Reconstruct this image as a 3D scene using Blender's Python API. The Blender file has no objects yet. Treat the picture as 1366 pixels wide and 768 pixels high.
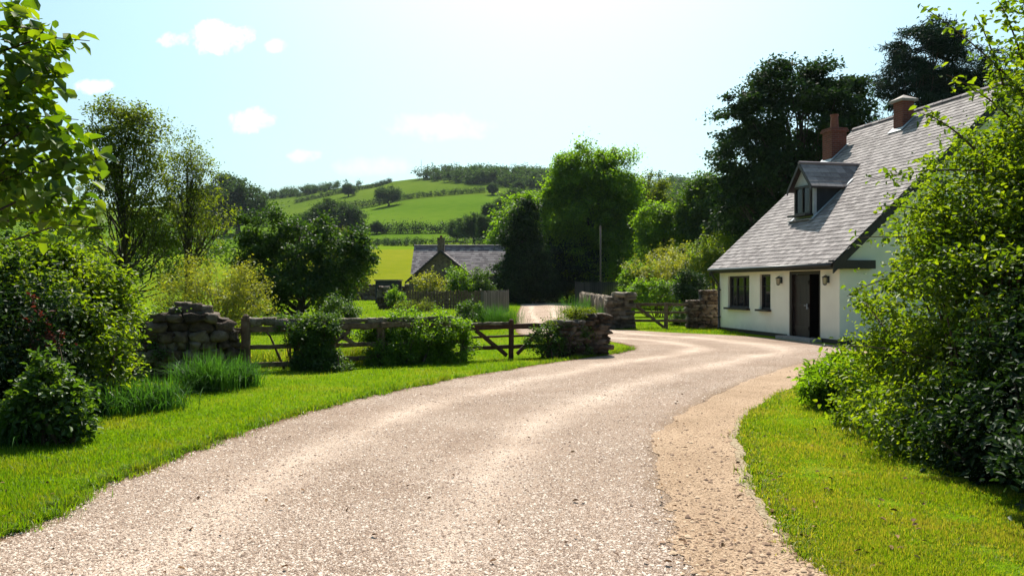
import bpy, bmesh, math, random
import numpy as np
from mathutils import Vector, Matrix

# ------------------------------------------------------------------ camera, sky, sun, exposure
C = bpy.context.scene
R = math.radians
F, CX, HY, H = 1050.0, 683.0, 381.0, 1.65        # focal length in photo pixels, centre column, horizon row, eye height
cam_d = bpy.data.cameras.new('camera'); cam = bpy.data.objects.new('camera', cam_d); C.collection.objects.link(cam)
cam_d.lens = 36.0*F/1366.0; cam_d.clip_start = .05; cam_d.clip_end = 6000
cam.location = (0, 0, H); cam.rotation_euler = (R(90-0.16), 0, 0)
C.camera = cam

SUN_EL, SUN_AZ = R(52), R(3)
world = bpy.data.worlds.new('World'); C.world = world; world.use_nodes = True
wt = world.node_tree; wn = wt.nodes; wl = wt.links
bg = wn['Background']; bg.inputs['Strength'].default_value = .074
sky = wn.new('ShaderNodeTexSky'); sky.sky_type = 'NISHITA'; sky.sun_disc = False
sky.sun_elevation = SUN_EL; sky.sun_rotation = SUN_AZ
sky.air_density = 1.0; sky.dust_density = 3.6; sky.ozone_density = 1.2
def _math(tree, op, a, b=None, clamp=False):
    n = tree.nodes.new('ShaderNodeMath'); n.operation = op; n.use_clamp = clamp
    for i, v in enumerate((a, b)):
        if v is None: continue
        if isinstance(v, (int, float)): n.inputs[i].default_value = v
        else: tree.links.new(v, n.inputs[i])
    return n.outputs[0]
tc = wn.new('ShaderNodeTexCoord'); sx = wn.new('ShaderNodeSeparateXYZ'); wl.new(tc.outputs['Generated'], sx.inputs[0])
yc = _math(wt, 'MAXIMUM', sx.outputs[1], .05)
U = _math(wt, 'DIVIDE', sx.outputs[0], yc); V = _math(wt, 'DIVIDE', sx.outputs[2], yc)
cmb = wn.new('ShaderNodeCombineXYZ'); wl.new(U, cmb.inputs[0]); wl.new(V, cmb.inputs[1])
wnz = wn.new('ShaderNodeTexNoise'); wnz.inputs['Scale'].default_value = 30; wnz.inputs['Detail'].default_value = 9; wnz.inputs['Roughness'].default_value = .68
wl.new(cmb.outputs[0], wnz.inputs['Vector'])
wob = _math(wt, 'MULTIPLY', _math(wt, 'SUBTRACT', wnz.outputs['Fac'], .5), 4.0)
cloud = None
for (px, py, rx, ry, amt) in ((292, 50, 46, 24, 1.0), (236, 53, 26, 12, .9), (368, 61, 16, 11, .75), (332, 160, 32, 19, .75), (126, 116, 28, 11, .75),
                              (408, 208, 24, 10, .5), (585, 170, 75, 20, .3), (500, 222, 60, 14, .2)):
    du = _math(wt, 'MULTIPLY', _math(wt, 'SUBTRACT', U, (px-CX)/F), F/rx)
    dv = _math(wt, 'MULTIPLY', _math(wt, 'SUBTRACT', V, (HY-py)/F), F/ry)
    d2 = _math(wt, 'ADD', _math(wt, 'MULTIPLY', du, du), _math(wt, 'MULTIPLY', dv, dv))
    m = _math(wt, 'MULTIPLY', _math(wt, 'SUBTRACT', _math(wt, 'ADD', 1.0, wob), d2), .5, True)
    m = _math(wt, 'MULTIPLY', m, amt)
    cloud = m if cloud is None else _math(wt, 'MAXIMUM', cloud, m)
tint = wn.new('ShaderNodeMix'); tint.data_type = 'RGBA'; tint.blend_type = 'MULTIPLY'; tint.inputs[0].default_value = 1
wl.new(sky.outputs[0], tint.inputs[6]); tint.inputs[7].default_value = (.80, 1.09, 1.11, 1)
mixc = wn.new('ShaderNodeMix'); mixc.data_type = 'RGBA'
wl.new(cloud, mixc.inputs[0]); wl.new(tint.outputs[2], mixc.inputs[6]); mixc.inputs[7].default_value = (15, 15, 15, 1)
wl.new(mixc.outputs[2], bg.inputs['Color'])

sun_d = bpy.data.lights.new('sun', 'SUN'); sun_d.energy = 5.0; sun_d.angle = R(.5); sun_d.color = (1, .94, .84)
sun = bpy.data.objects.new('sun', sun_d); C.collection.objects.link(sun)
SUNV = Vector((math.sin(SUN_AZ)*math.cos(SUN_EL), math.cos(SUN_AZ)*math.cos(SUN_EL), math.sin(SUN_EL)))
sun.rotation_euler = (-SUNV).to_track_quat('-Z', 'Y').to_euler(); sun.location = (0, 20, 60)
C.view_settings.view_transform = 'Standard'; C.view_settings.look = 'None'; C.view_settings.gamma = 1
C.view_settings.exposure = 1.0
C.view_settings.use_curve_mapping = False
cy = C.cycles
cy.max_bounces = 4; cy.diffuse_bounces = 2; cy.glossy_bounces = 2; cy.transmission_bounces = 2; cy.volume_bounces = 0
cy.transparent_max_bounces = 4; cy.sample_clamp_indirect = 6; cy.caustics_reflective = False; cy.caustics_refractive = False
cy.use_denoising = True

rng = np.random.default_rng(7); random.seed(7)

# ------------------------------------------------------------------ helpers
def gp(px, py):                                   # photo pixel -> point on the level ground
    Y = F*H/(py-HY); return ((px-CX)/F*Y, Y)
def gx(px, Y): return (px-CX)/F*Y
def gz(py, Y): return H-(py-HY)/F*Y
def link(o, parent=None):
    C.collection.objects.link(o)
    if parent is not None: o.parent = parent
    return o
def tag(o, label=None, cat=None, group=None, kind=None):
    if label: o['label'] = label
    if cat: o['category'] = cat
    if group: o['group'] = group
    if kind: o['kind'] = kind
    return o
def empty(name, loc=(0, 0, 0), rz=0):
    o = bpy.data.objects.new(name, None); o.location = loc; o.rotation_euler = (0, 0, rz); o.empty_display_size = .3
    return link(o)
def copy_tree(o, parent=None):
    c = o.copy(); link(c, parent)
    for ch in [x for x in o.children]: copy_tree(ch, c)
    return c
def np_mesh(name, V, Fc, mat, parent=None, smooth=False):
    V = np.ascontiguousarray(V, dtype=np.float32).reshape(-1, 3); Fc = np.ascontiguousarray(Fc, dtype=np.int32)
    k = Fc.shape[1]
    me = bpy.data.meshes.new(name); me.vertices.add(len(V)); me.vertices.foreach_set('co', V.ravel())
    me.loops.add(Fc.size); me.loops.foreach_set('vertex_index', Fc.ravel())
    me.polygons.add(len(Fc)); me.polygons.foreach_set('loop_start', np.arange(0, Fc.size, k, dtype=np.int32))
    if smooth: me.polygons.foreach_set('use_smooth', np.ones(len(Fc), dtype=bool))
    me.update(calc_edges=True); me.materials.append(mat)
    return link(bpy.data.objects.new(name, me), parent)
class MB:                                          # collects shapes, links them as one mesh
    def __init__(s): s.v = []; s.f = []
    def add(s, vs, fs):
        b = len(s.v); s.v += [tuple(v) for v in vs]; s.f += [tuple(b+i for i in f) for f in fs]; return s
    def box(s, c, d, rot=None, jit=0):
        x, y, z = (q/2 for q in d)
        vs = [Vector((i*x, j*y, k*z)) for i in (-1, 1) for j in (-1, 1) for k in (-1, 1)]
        if jit: vs = [v+Vector((random.uniform(-jit, jit), random.uniform(-jit, jit), random.uniform(-jit, jit))) for v in vs]
        if rot is not None: vs = [rot @ v for v in vs]
        c = Vector(c)
        return s.add([v+c for v in vs], [(0, 1, 3, 2), (4, 6, 7, 5), (0, 4, 5, 1), (2, 3, 7, 6), (0, 2, 6, 4), (1, 5, 7, 3)])
    def bar(s, a, b, w, h, n=5, jit=0.0, up=(0, 0, 1)):   # squared timber from a to b with slight wobble
        a, b = Vector(a), Vector(b); d = (b-a).normalized(); sd = d.cross(Vector(up))
        sd = sd.normalized() if sd.length > 1e-4 else Vector((1, 0, 0)); u = sd.cross(d)
        vs = []
        for i in range(n+1):
            p = a.lerp(b, i/n)+sd*random.uniform(-jit, jit)+u*random.uniform(-jit, jit)
            ww, hh = w/2*(1+random.uniform(-jit, jit)*6), h/2*(1+random.uniform(-jit, jit)*6)
            c = .3
            for (q, r_) in ((-1, -1+c), (-1+c, -1), (1-c, -1), (1, -1+c), (1, 1-c), (1-c, 1), (-1+c, 1), (-1, 1-c)):
                vs.append(p+sd*q*ww+u*r_*hh)
        fs = [(i*8+k, i*8+(k+1) % 8, i*8+8+(k+1) % 8, i*8+8+k) for i in range(n) for k in range(8)]
        fs += [tuple(range(7, -1, -1)), tuple(n*8+k for k in range(8))]
        return s.add(vs, fs)
    def tube(s, pts, rad, k=6):
        pts = [Vector(p) for p in pts]; vs = []
        for i, p in enumerate(pts):
            d = (pts[min(i+1, len(pts)-1)]-pts[max(i-1, 0)]).normalized()
            a = d.cross(Vector((0.3, .2, 1) if abs(d.z) < .9 else (1, .1, 0))).normalized(); b = d.cross(a)
            r_ = rad[i] if hasattr(rad, '__len__') else rad
            vs += [p+a*r_*math.cos(t*2*math.pi/k)+b*r_*math.sin(t*2*math.pi/k) for t in range(k)]
        n = len(pts)
        fs = [(i*k+t, i*k+(t+1) % k, i*k+k+(t+1) % k, i*k+k+t) for i in range(n-1) for t in range(k)]
        fs += [tuple(range(k-1, -1, -1)), tuple((n-1)*k+t for t in range(k))]
        return s.add(vs, fs)
    def lathe(s, c, prof, k=16):
        vs = [(c[0]+r_*math.cos(t*2*math.pi/k), c[1]+r_*math.sin(t*2*math.pi/k), c[2]+z) for r_, z in prof for t in range(k)]
        n = len(prof)
        fs = [(i*k+t, i*k+(t+1) % k, i*k+k+(t+1) % k, i*k+k+t) for i in range(n-1) for t in range(k)]
        fs += [tuple(range(k-1, -1, -1)), tuple((n-1)*k+t for t in range(k))]
        return s.add(vs, fs)
    def prism(s, poly, off):                       # polygon (3-D points) swept by an offset
        n = len(poly); off = Vector(off); p = [Vector(q) for q in poly]
        return s.add(p+[q+off for q in p], [tuple(range(n-1, -1, -1)), tuple(range(n, 2*n))]+[(i, (i+1) % n, n+(i+1) % n, n+i) for i in range(n)])
    def build(s, name, mat, parent=None, smooth=False):
        me = bpy.data.meshes.new(name); me.from_pydata(s.v, [], s.f); me.materials.append(mat)
        bm = bmesh.new(); bm.from_mesh(me); bmesh.ops.recalc_face_normals(bm, faces=bm.faces); bm.to_mesh(me); bm.free()
        if smooth:
            for p in me.polygons: p.use_smooth = True
        return link(bpy.data.objects.new(name, me), parent)

# ------------------------------------------------------------------ materials
def new_mat(name):
    m = bpy.data.materials.new(name); m.use_nodes = True; t = m.node_tree
    for n in list(t.nodes): t.nodes.remove(n)
    out = t.nodes.new('ShaderNodeOutputMaterial'); return m, t, out
def ramp(t, fac, stops):
    r_ = t.nodes.new('ShaderNodeValToRGB'); e = r_.color_ramp.elements
    while len(e) < len(stops): e.new(.5)
    for i, (p, c) in enumerate(stops): e[i].position = p; e[i].color = (*c, 1)
    t.links.new(fac, r_.inputs[0]); return r_.outputs[0]
def noise(t, scale, detail=4, vec=None, rough=.55, dist=0):
    n = t.nodes.new('ShaderNodeTexNoise'); n.inputs['Scale'].default_value = scale; n.inputs['Detail'].default_value = detail
    n.inputs['Roughness'].default_value = rough; n.inputs['Distortion'].default_value = dist
    if vec is None: vec = geo_pos(t)
    t.links.new(vec, n.inputs['Vector']); return n.outputs['Fac']
def geo_pos(t): return t.nodes.new('ShaderNodeNewGeometry').outputs['Position']
def obj_pos(t): return t.nodes.new('ShaderNodeTexCoord').outputs['Object']
def mapping(t, vec, sc):
    m = t.nodes.new('ShaderNodeMapping'); m.inputs['Scale'].default_value = sc; t.links.new(vec, m.inputs['Vector']); return m.outputs[0]
def mixrgb(t, fac, a, b, mode='MIX'):
    n = t.nodes.new('ShaderNodeMix'); n.data_type = 'RGBA'; n.blend_type = mode
    for i, v in ((0, fac), (6, a), (7, b)):
        if isinstance(v, (int, float)): n.inputs[i].default_value = v
        elif isinstance(v, tuple): n.inputs[i].default_value = (*v, 1)
        else: t.links.new(v, n.inputs[i])
    return n.outputs[2]
def bump(t, h, strength, dist):
    b = t.nodes.new('ShaderNodeBump'); b.inputs['Strength'].default_value = strength; b.inputs['Distance'].default_value = dist
    t.links.new(h, b.inputs['Height']); return b.outputs[0]
def principled(t, out, col, rough=.8, nrm=None, spec=.3, metal=0):
    p = t.nodes.new('ShaderNodeBsdfPrincipled'); p.inputs['Roughness'].default_value = rough; p.inputs['Metallic'].default_value = metal
    p.inputs['Specular IOR Level'].default_value = spec
    if isinstance(col, tuple): p.inputs['Base Color'].default_value = (*col, 1)
    else: t.links.new(col, p.inputs['Base Color'])
    if nrm is not None: t.links.new(nrm, p.inputs['Normal'])
    t.links.new(p.outputs[0], out.inputs[0]); return p
def leaf_mat(name, cols, trans=.45, tcol=None, gloss=.03, dry=None):
    """leaf: per-leaf colour between cols, light passing through, faint sheen"""
    m, t, out = new_mat(name)
    g = t.nodes.new('ShaderNodeNewGeometry')
    n1 = noise(t, .55, 2)
    f = _math(t, 'ADD', _math(t, 'MULTIPLY', g.outputs['Random Per Island'], .6), _math(t, 'MULTIPLY', n1, .45))
    col = ramp(t, f, [(.12+.72*i/(len(cols)-1), c) for i, c in enumerate(cols)])
    if dry:
        pf = ramp(t, _math(t, 'ADD', _math(t, 'MULTIPLY', noise(t, .9, 5, None, .65), .8), _math(t, 'MULTIPLY', g.outputs['Random Per Island'], .2)), [(dry[1], (0, 0, 0)), (dry[1]+.13, (1, 1, 1))])
        col = mixrgb(t, pf, col, dry[0])
    d = t.nodes.new('ShaderNodeBsdfDiffuse'); t.links.new(col, d.inputs[0])
    tr = t.nodes.new('ShaderNodeBsdfTranslucent')
    t.links.new(mixrgb(t, 1.0, col, tcol or (1.9, 1.7, .6), 'MULTIPLY'), tr.inputs[0])
    mx = t.nodes.new('ShaderNodeMixShader'); mx.inputs[0].default_value = trans
    t.links.new(d.outputs[0], mx.inputs[1]); t.links.new(tr.outputs[0], mx.inputs[2])
    gl = t.nodes.new('ShaderNodeBsdfGlossy'); gl.inputs['Roughness'].default_value = .5
    m2 = t.nodes.new('ShaderNodeMixShader'); m2.inputs[0].default_value = gloss
    t.links.new(mx.outputs[0], m2.inputs[1]); t.links.new(gl.outputs[0], m2.inputs[2])
    t.links.new(m2.outputs[0], out.inputs[0]); return m
def simple_noise_mat(name, c1, c2, sc=6, rough=.85, bstr=.4, bdist=.01, spec=.25, stretch=(1, 1, 1), island=0, detail=6, c3=None):
    m, t, out = new_mat(name); vec = mapping(t, obj_pos(t), stretch)
    f = noise(t, sc, detail, vec, .62)
    if island:
        g = t.nodes.new('ShaderNodeNewGeometry'); f = _math(t, 'ADD', _math(t, 'MULTIPLY', f, 1-island), _math(t, 'MULTIPLY', g.outputs['Random Per Island'], island))
    st = [(.3, c1), (.7, c2)] if c3 is None else [(.28, c1), (.5, c2), (.75, c3)]
    col = ramp(t, f, st); h = noise(t, sc*4, 5, vec, .65)
    principled(t, out, col, rough, bump(t, h, bstr, bdist), spec); return m

M = {}
M['bark'] = simple_noise_mat('bark', (.022, .017, .012), (.075, .06, .045), 9, stretch=(1, 1, .25), bstr=.8, bdist=.03)
M['twig'] = simple_noise_mat('twig', (.05, .03, .02), (.12, .08, .05), 12, stretch=(1, 1, .4))
M['wood'] = simple_noise_mat('weathered_wood', (.035, .022, .014), (.12, .075, .045), 7, stretch=(1, 1, 1), bstr=.7, bdist=.01, c3=(.17, .125, .09))
M['redwood'] = simple_noise_mat('stained_wood', (.03, .014, .009), (.09, .04, .026), 7, bstr=.6, bdist=.01)
M['greywood'] = simple_noise_mat('grey_wood', (.05, .042, .037), (.15, .132, .118), 5, stretch=(1, 1, .15), island=.4, bstr=.5)
M['darkboard'] = simple_noise_mat('dark_boards', (.012, .014, .018), (.035, .037, .043), 6, stretch=(1, 1, .2), island=.4)
M['darkpaint'] = simple_noise_mat('dark_brown_paint', (.016, .009, .007), (.034, .02, .015), 14, rough=.5, bstr=.15, spec=.4)
M['doorwood'] = simple_noise_mat('door_wood', (.012, .006, .005), (.032, .016, .011), 10, rough=.5, stretch=(1, 1, .15), bstr=.4, bdist=.005, spec=.4)
M['black'] = simple_noise_mat('black_iron', (.008, .008, .009), (.018, .018, .02), 20, rough=.45, bstr=.1, spec=.5)
M['lead'] = simple_noise_mat('lead', (.28, .3, .33), (.45, .47, .5), 10, rough=.5, bstr=.2)
M['slate'] = simple_noise_mat('roof_slate', (.14, .12, .118), (.225, .198, .193), 9, rough=.85, island=.38, bstr=.5, bdist=.006, spec=.12, c3=(.31, .274, .265))
M['farmslate'] = simple_noise_mat('farm_slate', (.09, .07, .08), (.17, .135, .14), 5, rough=.7, island=.65, bstr=.5, bdist=.01, c3=(.25, .21, .21))
M['stone'] = simple_noise_mat('field_stone', (.03, .019, .012), (.09, .06, .04), 7, island=.35, bstr=.9, bdist=.03, c3=(.18, .148, .118))
M['mossstone'] = simple_noise_mat('mossy_stone', (.05, .05, .02), (.13, .105, .075), 6, island=.3, bstr=1, bdist=.03, c3=(.3, .25, .19))
M['palestone'] = simple_noise_mat('pale_stone', (.05, .039, .028), (.12, .094, .068), 6, island=.4, bstr=.9, bdist=.03, c3=(.235, .19, .145))
M['farmwall'] = simple_noise_mat('farm_stone_wall', (.05, .036, .028), (.14, .1, .075), 3.5, bstr=.9, bdist=.06, c3=(.2, .15, .11))
M['mortar'] = simple_noise_mat('wall_core', (.02, .018, .014), (.05, .045, .035), 8)
M['cap'] = simple_noise_mat('stone_cap', (.2, .17, .15), (.34, .3, .27), 12, bstr=.4)
M['clay'] = simple_noise_mat('clay_pot', (.14, .05, .032), (.22, .09, .06), 10, bstr=.3)
M['pole'] = simple_noise_mat('pole_wood', (.07, .06, .05), (.14, .12, .1), 8, stretch=(1, 1, .2))
M['whitewood'] = simple_noise_mat('pale_painted_wood', (.4, .4, .4), (.6, .6, .6), 9, rough=.6, bstr=.2)
m, t, out = new_mat('plaster'); M['plaster'] = m
vec = obj_pos(t); f = noise(t, 1.1, 5, vec); sp = t.nodes.new('ShaderNodeSeparateXYZ'); t.links.new(vec, sp.inputs[0])
base = ramp(t, f, [(.3, (.75, .68, .54)), (.7, (.84, .775, .63))])
stain = _math(t, 'MULTIPLY', _math(t, 'SUBTRACT', 1, _math(t, 'MULTIPLY', sp.outputs[2], 2.2), True), noise(t, 5, 5, vec), True)
principled(t, out, mixrgb(t, stain, base, (.42, .4, .33)), .85, bump(t, noise(t, 55, 4, vec), .25, .006), .2)
m, t, out = new_mat('chimney_brick'); M['brick'] = m
sp = t.nodes.new('ShaderNodeSeparateXYZ'); t.links.new(obj_pos(t), sp.inputs[0])
cb = t.nodes.new('ShaderNodeCombineXYZ'); t.links.new(_math(t, 'ADD', sp.outputs[0], sp.outputs[1]), cb.inputs[0]); t.links.new(sp.outputs[2], cb.inputs[1])
bt = t.nodes.new('ShaderNodeTexBrick'); bt.inputs['Scale'].default_value = 1; bt.inputs['Brick Width'].default_value = .22; bt.inputs['Row Height'].default_value = .075
bt.inputs['Mortar Size'].default_value = .006; bt.inputs['Color1'].default_value = (.20, .058, .036, 1); bt.inputs['Color2'].default_value = (.12, .036, .024, 1); bt.inputs['Mortar'].default_value = (.17, .13, .11, 1)
t.links.new(cb.outputs[0], bt.inputs['Vector'])
principled(t, out, mixrgb(t, _math(t, 'MULTIPLY', noise(t, 7, 4, obj_pos(t)), .5), bt.outputs[0], (.1, .04, .03)), .85, bump(t, bt.outputs['Fac'], -.5, .01), .2)
m, t, out = new_mat('window_glass'); M['glass'] = m
p = principled(t, out, (.012, .014, .018), .06, None, .3)
m, t, out = new_mat('lamp_glass'); M['lampglass'] = m
principled(t, out, (.5, .4, .25), .25, None, .5)

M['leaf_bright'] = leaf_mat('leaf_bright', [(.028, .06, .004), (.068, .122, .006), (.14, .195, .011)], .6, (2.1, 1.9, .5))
M['leaf_yellow'] = leaf_mat('leaf_yellow', [(.07, .10, .012), (.14, .17, .018), (.24, .25, .03)], .5)
M['leaf_mid'] = leaf_mat('leaf_mid', [(.018, .05, .006), (.04, .09, .010), (.08, .145, .015)], .5)
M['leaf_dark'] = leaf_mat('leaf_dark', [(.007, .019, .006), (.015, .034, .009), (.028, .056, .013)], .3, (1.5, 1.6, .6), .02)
M['leaf_holly'] = leaf_mat('leaf_holly', [(.013, .036, .007), (.03, .066, .011), (.055, .10, .017)], .42, (1.8, 1.8, .5), .03)
M['leaf_blue'] = leaf_mat('leaf_conifer', [(.006, .016, .010), (.011, .027, .015), (.02, .042, .022)], .2, (1.1, 1.2, .8), .015)
M['leaf_lush'] = leaf_mat('leaf_lush', [(.034, .082, .005), (.075, .155, .007), (.12, .21, .012)], .62, (2.2, 2.0, .5))
M['leaf_olive'] = leaf_mat('leaf_olive', [(.035, .058, .008), (.065, .098, .011), (.105, .14, .016)], .58, (2.1, 1.9, .5), .015)
M['leaf_red'] = leaf_mat('leaf_red', [(.04, .008, .010), (.07, .016, .016), (.11, .03, .02)], .4, (1.3, .8, .6))
M['leaf_fresh'] = leaf_mat('leaf_fresh', [(.02, .055, .004), (.06, .12, .006), (.13, .195, .011)], .55, (2.2, 1.9, .4), .03)
M['leaf_far'] = leaf_mat('leaf_far', [(.02, .042, .014), (.034, .066, .02), (.055, .09, .026)], .4, (1.5, 1.5, .7), .01)
M['blade'] = leaf_mat('grass_blade', [(.05, .11, .003), (.09, .17, .004), (.145, .205, .007)], .55, (1.7, 1.7, .4), .015, ((.17, .185, .014), .5))
M['blade_dry'] = leaf_mat('grass_blade_dry', [(.06, .13, .004), (.13, .2, .006), (.28, .27, .04)], .55, (1.6, 1.6, .4), .015, ((.27, .235, .05), .5))
M['reed'] = leaf_mat('long_grass', [(.018, .06, .010), (.035, .095, .014), (.06, .14, .02)], .48, (1.6, 1.7, .6), .015)

def ground_mat(name, cols, sc, bsc=14, bd=.05):
    m, t, out = new_mat(name)
    f1 = noise(t, sc, 5); f2 = noise(t, sc*9, 6, None, .65)
    f = _math(t, 'ADD', _math(t, 'MULTIPLY', f1, .55), _math(t, 'MULTIPLY', f2, .45))
    col = ramp(t, f, [(.3+.4*i/(len(cols)-1), c) for i, c in enumerate(cols)])
    principled(t, out, col, .95, bump(t, noise(t, bsc, 5, None, .7), .8, bd), 0); return m
M['lawn'] = ground_mat('lawn_ground', [(.06, .11, .004), (.10, .165, .006), (.17, .185, .02)], .9)
M['meadow'] = ground_mat('meadow', [(.08, .13, .007), (.10, .155, .009), (.135, .17, .012)], .05, .7, .2)
M['hay'] = ground_mat('hay_field', [(.105, .135, .008), (.135, .155, .010), (.175, .175, .016)], .045, .6, .2)
M['pasture'] = ground_mat('pasture', [(.05, .10, .008), (.07, .125, .010), (.095, .145, .014)], .02, .3, .5)
M['pasture_top'] = ground_mat('pasture_top', [(.055, .095, .009), (.075, .118, .012), (.10, .138, .016)], .015, .25, .5)

def gravel_mat(name, cols, sc, track=False, bs=1.0):
    m, t, out = new_mat(name); pos = geo_pos(t)
    vo = t.nodes.new('ShaderNodeTexVoronoi'); vo.inputs['Scale'].default_value = sc; vo.inputs['Randomness'].default_value = 1; t.links.new(pos, vo.inputs['Vector'])
    vo2 = t.nodes.new('ShaderNodeTexVoronoi'); vo2.inputs['Scale'].default_value = sc*2.6; t.links.new(pos, vo2.inputs['Vector'])
    sepc = t.nodes.new('ShaderNodeSeparateColor'); t.links.new(vo.outputs['Color'], sepc.inputs[0])
    f = _math(t, 'ADD', _math(t, 'MULTIPLY', sepc.outputs[0], .5), _math(t, 'MULTIPLY', noise(t, .7, 4), .5))
    col = ramp(t, f, [(.2+.6*i/(len(cols)-1), c) for i, c in enumerate(cols)])
    gap_shade = ramp(t, vo.outputs['Distance'], [(.5, (0, 0, 0)), (.68, (1, 1, 1))]); col = mixrgb(t, _math(t, 'MULTIPLY', gap_shade, .6), col, tuple(c*.42 for c in cols[0]))  # shade in the gaps between stones, put into the colour
    n = noise(t, 1.8, 6, None, .7)
    h = _math(t, 'ADD', _math(t, 'MULTIPLY', vo.outputs['Distance'], -1), _math(t, 'MULTIPLY', vo2.outputs['Distance'], -.45))
    if track:
        uv = t.nodes.new('ShaderNodeUVMap'); s2 = t.nodes.new('ShaderNodeSeparateXYZ'); t.links.new(uv.outputs[0], s2.inputs[0])
        uu = _math(t, 'ADD', s2.outputs[0], _math(t, 'MULTIPLY', _math(t, 'SUBTRACT', noise(t, .35, 3), .5), .16))
        band = None
        for c0, w in ((.27, .10), (.66, .11)):
            d = _math(t, 'DIVIDE', _math(t, 'ABSOLUTE', _math(t, 'SUBTRACT', uu, c0)), w)
            b = _math(t, 'SUBTRACT', 1, d, True); band = b if band is None else _math(t, 'MAXIMUM', band, b)
        band = _math(t, 'MULTIPLY', band, _math(t, 'ADD', .35, _math(t, 'MULTIPLY', n, .9)), True)
        col = mixrgb(t, _math(t, 'MULTIPLY', band, .38), col, (.63, .515, .425))
        h = _math(t, 'MULTIPLY', h, _math(t, 'SUBTRACT', 1, _math(t, 'MULTIPLY', band, .65)))
    if track:
        eu = _math(t, 'ADD', s2.outputs[0], _math(t, 'MULTIPLY', _math(t, 'SUBTRACT', noise(t, 2.2, 5, None, .7), .5), .10))
        el = ramp(t, eu, [(.0, (1, 1, 1)), (.045, (0, 0, 0))]); er = ramp(t, eu, [(.93, (0, 0, 0)), (1.0, (1, 1, 1))])
        col = mixrgb(t, el, col, (.20, .115, .065)); col = mixrgb(t, er, col, (.31, .215, .145))
    n3 = ramp(t, noise(t, .5, 6, None, .7), [(.35, (.80, .78, .76)), (.6, (1.06, 1.06, 1.06))]); col = mixrgb(t, 1.0, col, n3, 'MULTIPLY')
    principled(t, out, col, .95, bump(t, h, bs, .022), .04); return m
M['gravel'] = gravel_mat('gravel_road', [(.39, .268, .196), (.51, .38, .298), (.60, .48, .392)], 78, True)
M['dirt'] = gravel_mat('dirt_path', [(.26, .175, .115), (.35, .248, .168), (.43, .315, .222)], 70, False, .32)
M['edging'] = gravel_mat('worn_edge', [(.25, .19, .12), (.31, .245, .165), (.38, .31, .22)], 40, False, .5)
M['pebble'] = simple_noise_mat('pebble', (.17, .115, .085), (.38, .29, .23), 30, island=.85, bstr=.3, bdist=.003, c3=(.53, .44, .37))
M['pebble_brown'] = simple_noise_mat('brown_stones', (.12, .07, .045), (.3, .19, .12), 30, island=.85, bstr=.3, bdist=.003, c3=(.42, .3, .2))

# ------------------------------------------------------------------ terrain
PY = [0, 92, 160, 232, 420, 600]; PZ = [0, 0, 9.0, 15.2, 49, 88]
SKP = [-400, 0, 200, 345, 450, 500, 560, 640, 720, 800, 900, 1000, 1366, 1800]
SKY = [300, 278, 272, 264, 250, 243, 236, 230, 231, 236, 248, 257, 272, 290]
def terrain(x, y):
    x = np.asarray(x, float); y = np.asarray(y, float)
    px = CX+F*x/np.maximum(y, 40)
    g = (HY-np.interp(px, SKP, SKY))/154.0
    k = np.clip((y-150)/120, 0, 1); k = k*k*(3-2*k)
    z = np.interp(y, PY+[800, 2000], PZ+[84, 60])*(1+(g-1)*k)
    und = (np.sin(x*.021+1.3)*np.sin(y*.017)*1.6+np.sin(x*.06+y*.04)*.5)*np.clip((y-110)/120, 0, 1)
    return z+und
def hit(px, py, strict=False):                                   # photo pixel -> first point on the hill
    ys = np.arange(88, 900, .5); z = terrain((px-CX)/F*ys, ys); want = H-(py-HY)/F*ys
    i = int(np.argmax(z >= want))
    if z[i] < want[i]: return (0., 9999., 0.) if strict else (lambda k: (float((px-CX)/F*ys[k]), float(ys[k]), float(z[k])))(int(np.argmax((z-H)/ys)))
    Y = float(ys[i]); return (float((px-CX)/F*Y), Y, float(z[i]))
xs = np.unique(np.concatenate([np.linspace(-1000, -450, 12), np.arange(-450, 451, 6.0), np.linspace(450, 1000, 12)]))
ys = np.unique(np.concatenate([np.arange(-60, 90, 6.0), np.array([92., 160, 163, 232, 236]), np.arange(96, 700, 4.0), np.linspace(700, 2200, 20)]))
Xg, Yg = np.meshgrid(xs, ys); Zg = terrain(Xg, Yg)
nx, ny = len(xs), len(ys)
ii, jj = np.meshgrid(np.arange(nx-1), np.arange(ny-1)); q = (jj*nx+ii).ravel()
gr = np_mesh('ground', np.stack([Xg, Yg, Zg], -1), np.stack([q, q+1, q+1+nx, q+nx], -1), M['lawn'], None, True)
for k in ('meadow', 'hay', 'pasture', 'pasture_top'): gr.data.materials.append(M[k])
yc_ = (ys[:-1]+ys[1:])/2
rowm = np.where(yc_ < 92, 0, np.where(yc_ < 160, 2, np.where(yc_ < 232, 1, 3)))
xc_ = (xs[:-1]+xs[1:])/2
mi = np.repeat(rowm[:, None], nx-1, 1)
XX, YY = np.meshgrid(xc_, yc_); PXc = CX+F*XX/np.maximum(YY, 10)
mi[(mi == 3) & (YY > 430)] = 4
mi[(mi == 2) & ((PXc > 780) | (PXc < 380))] = 1
gr.data.polygons.foreach_set('material_index', mi.ravel().astype(np.int32)); gr.data.update()
tag(gr, kind='structure')

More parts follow.
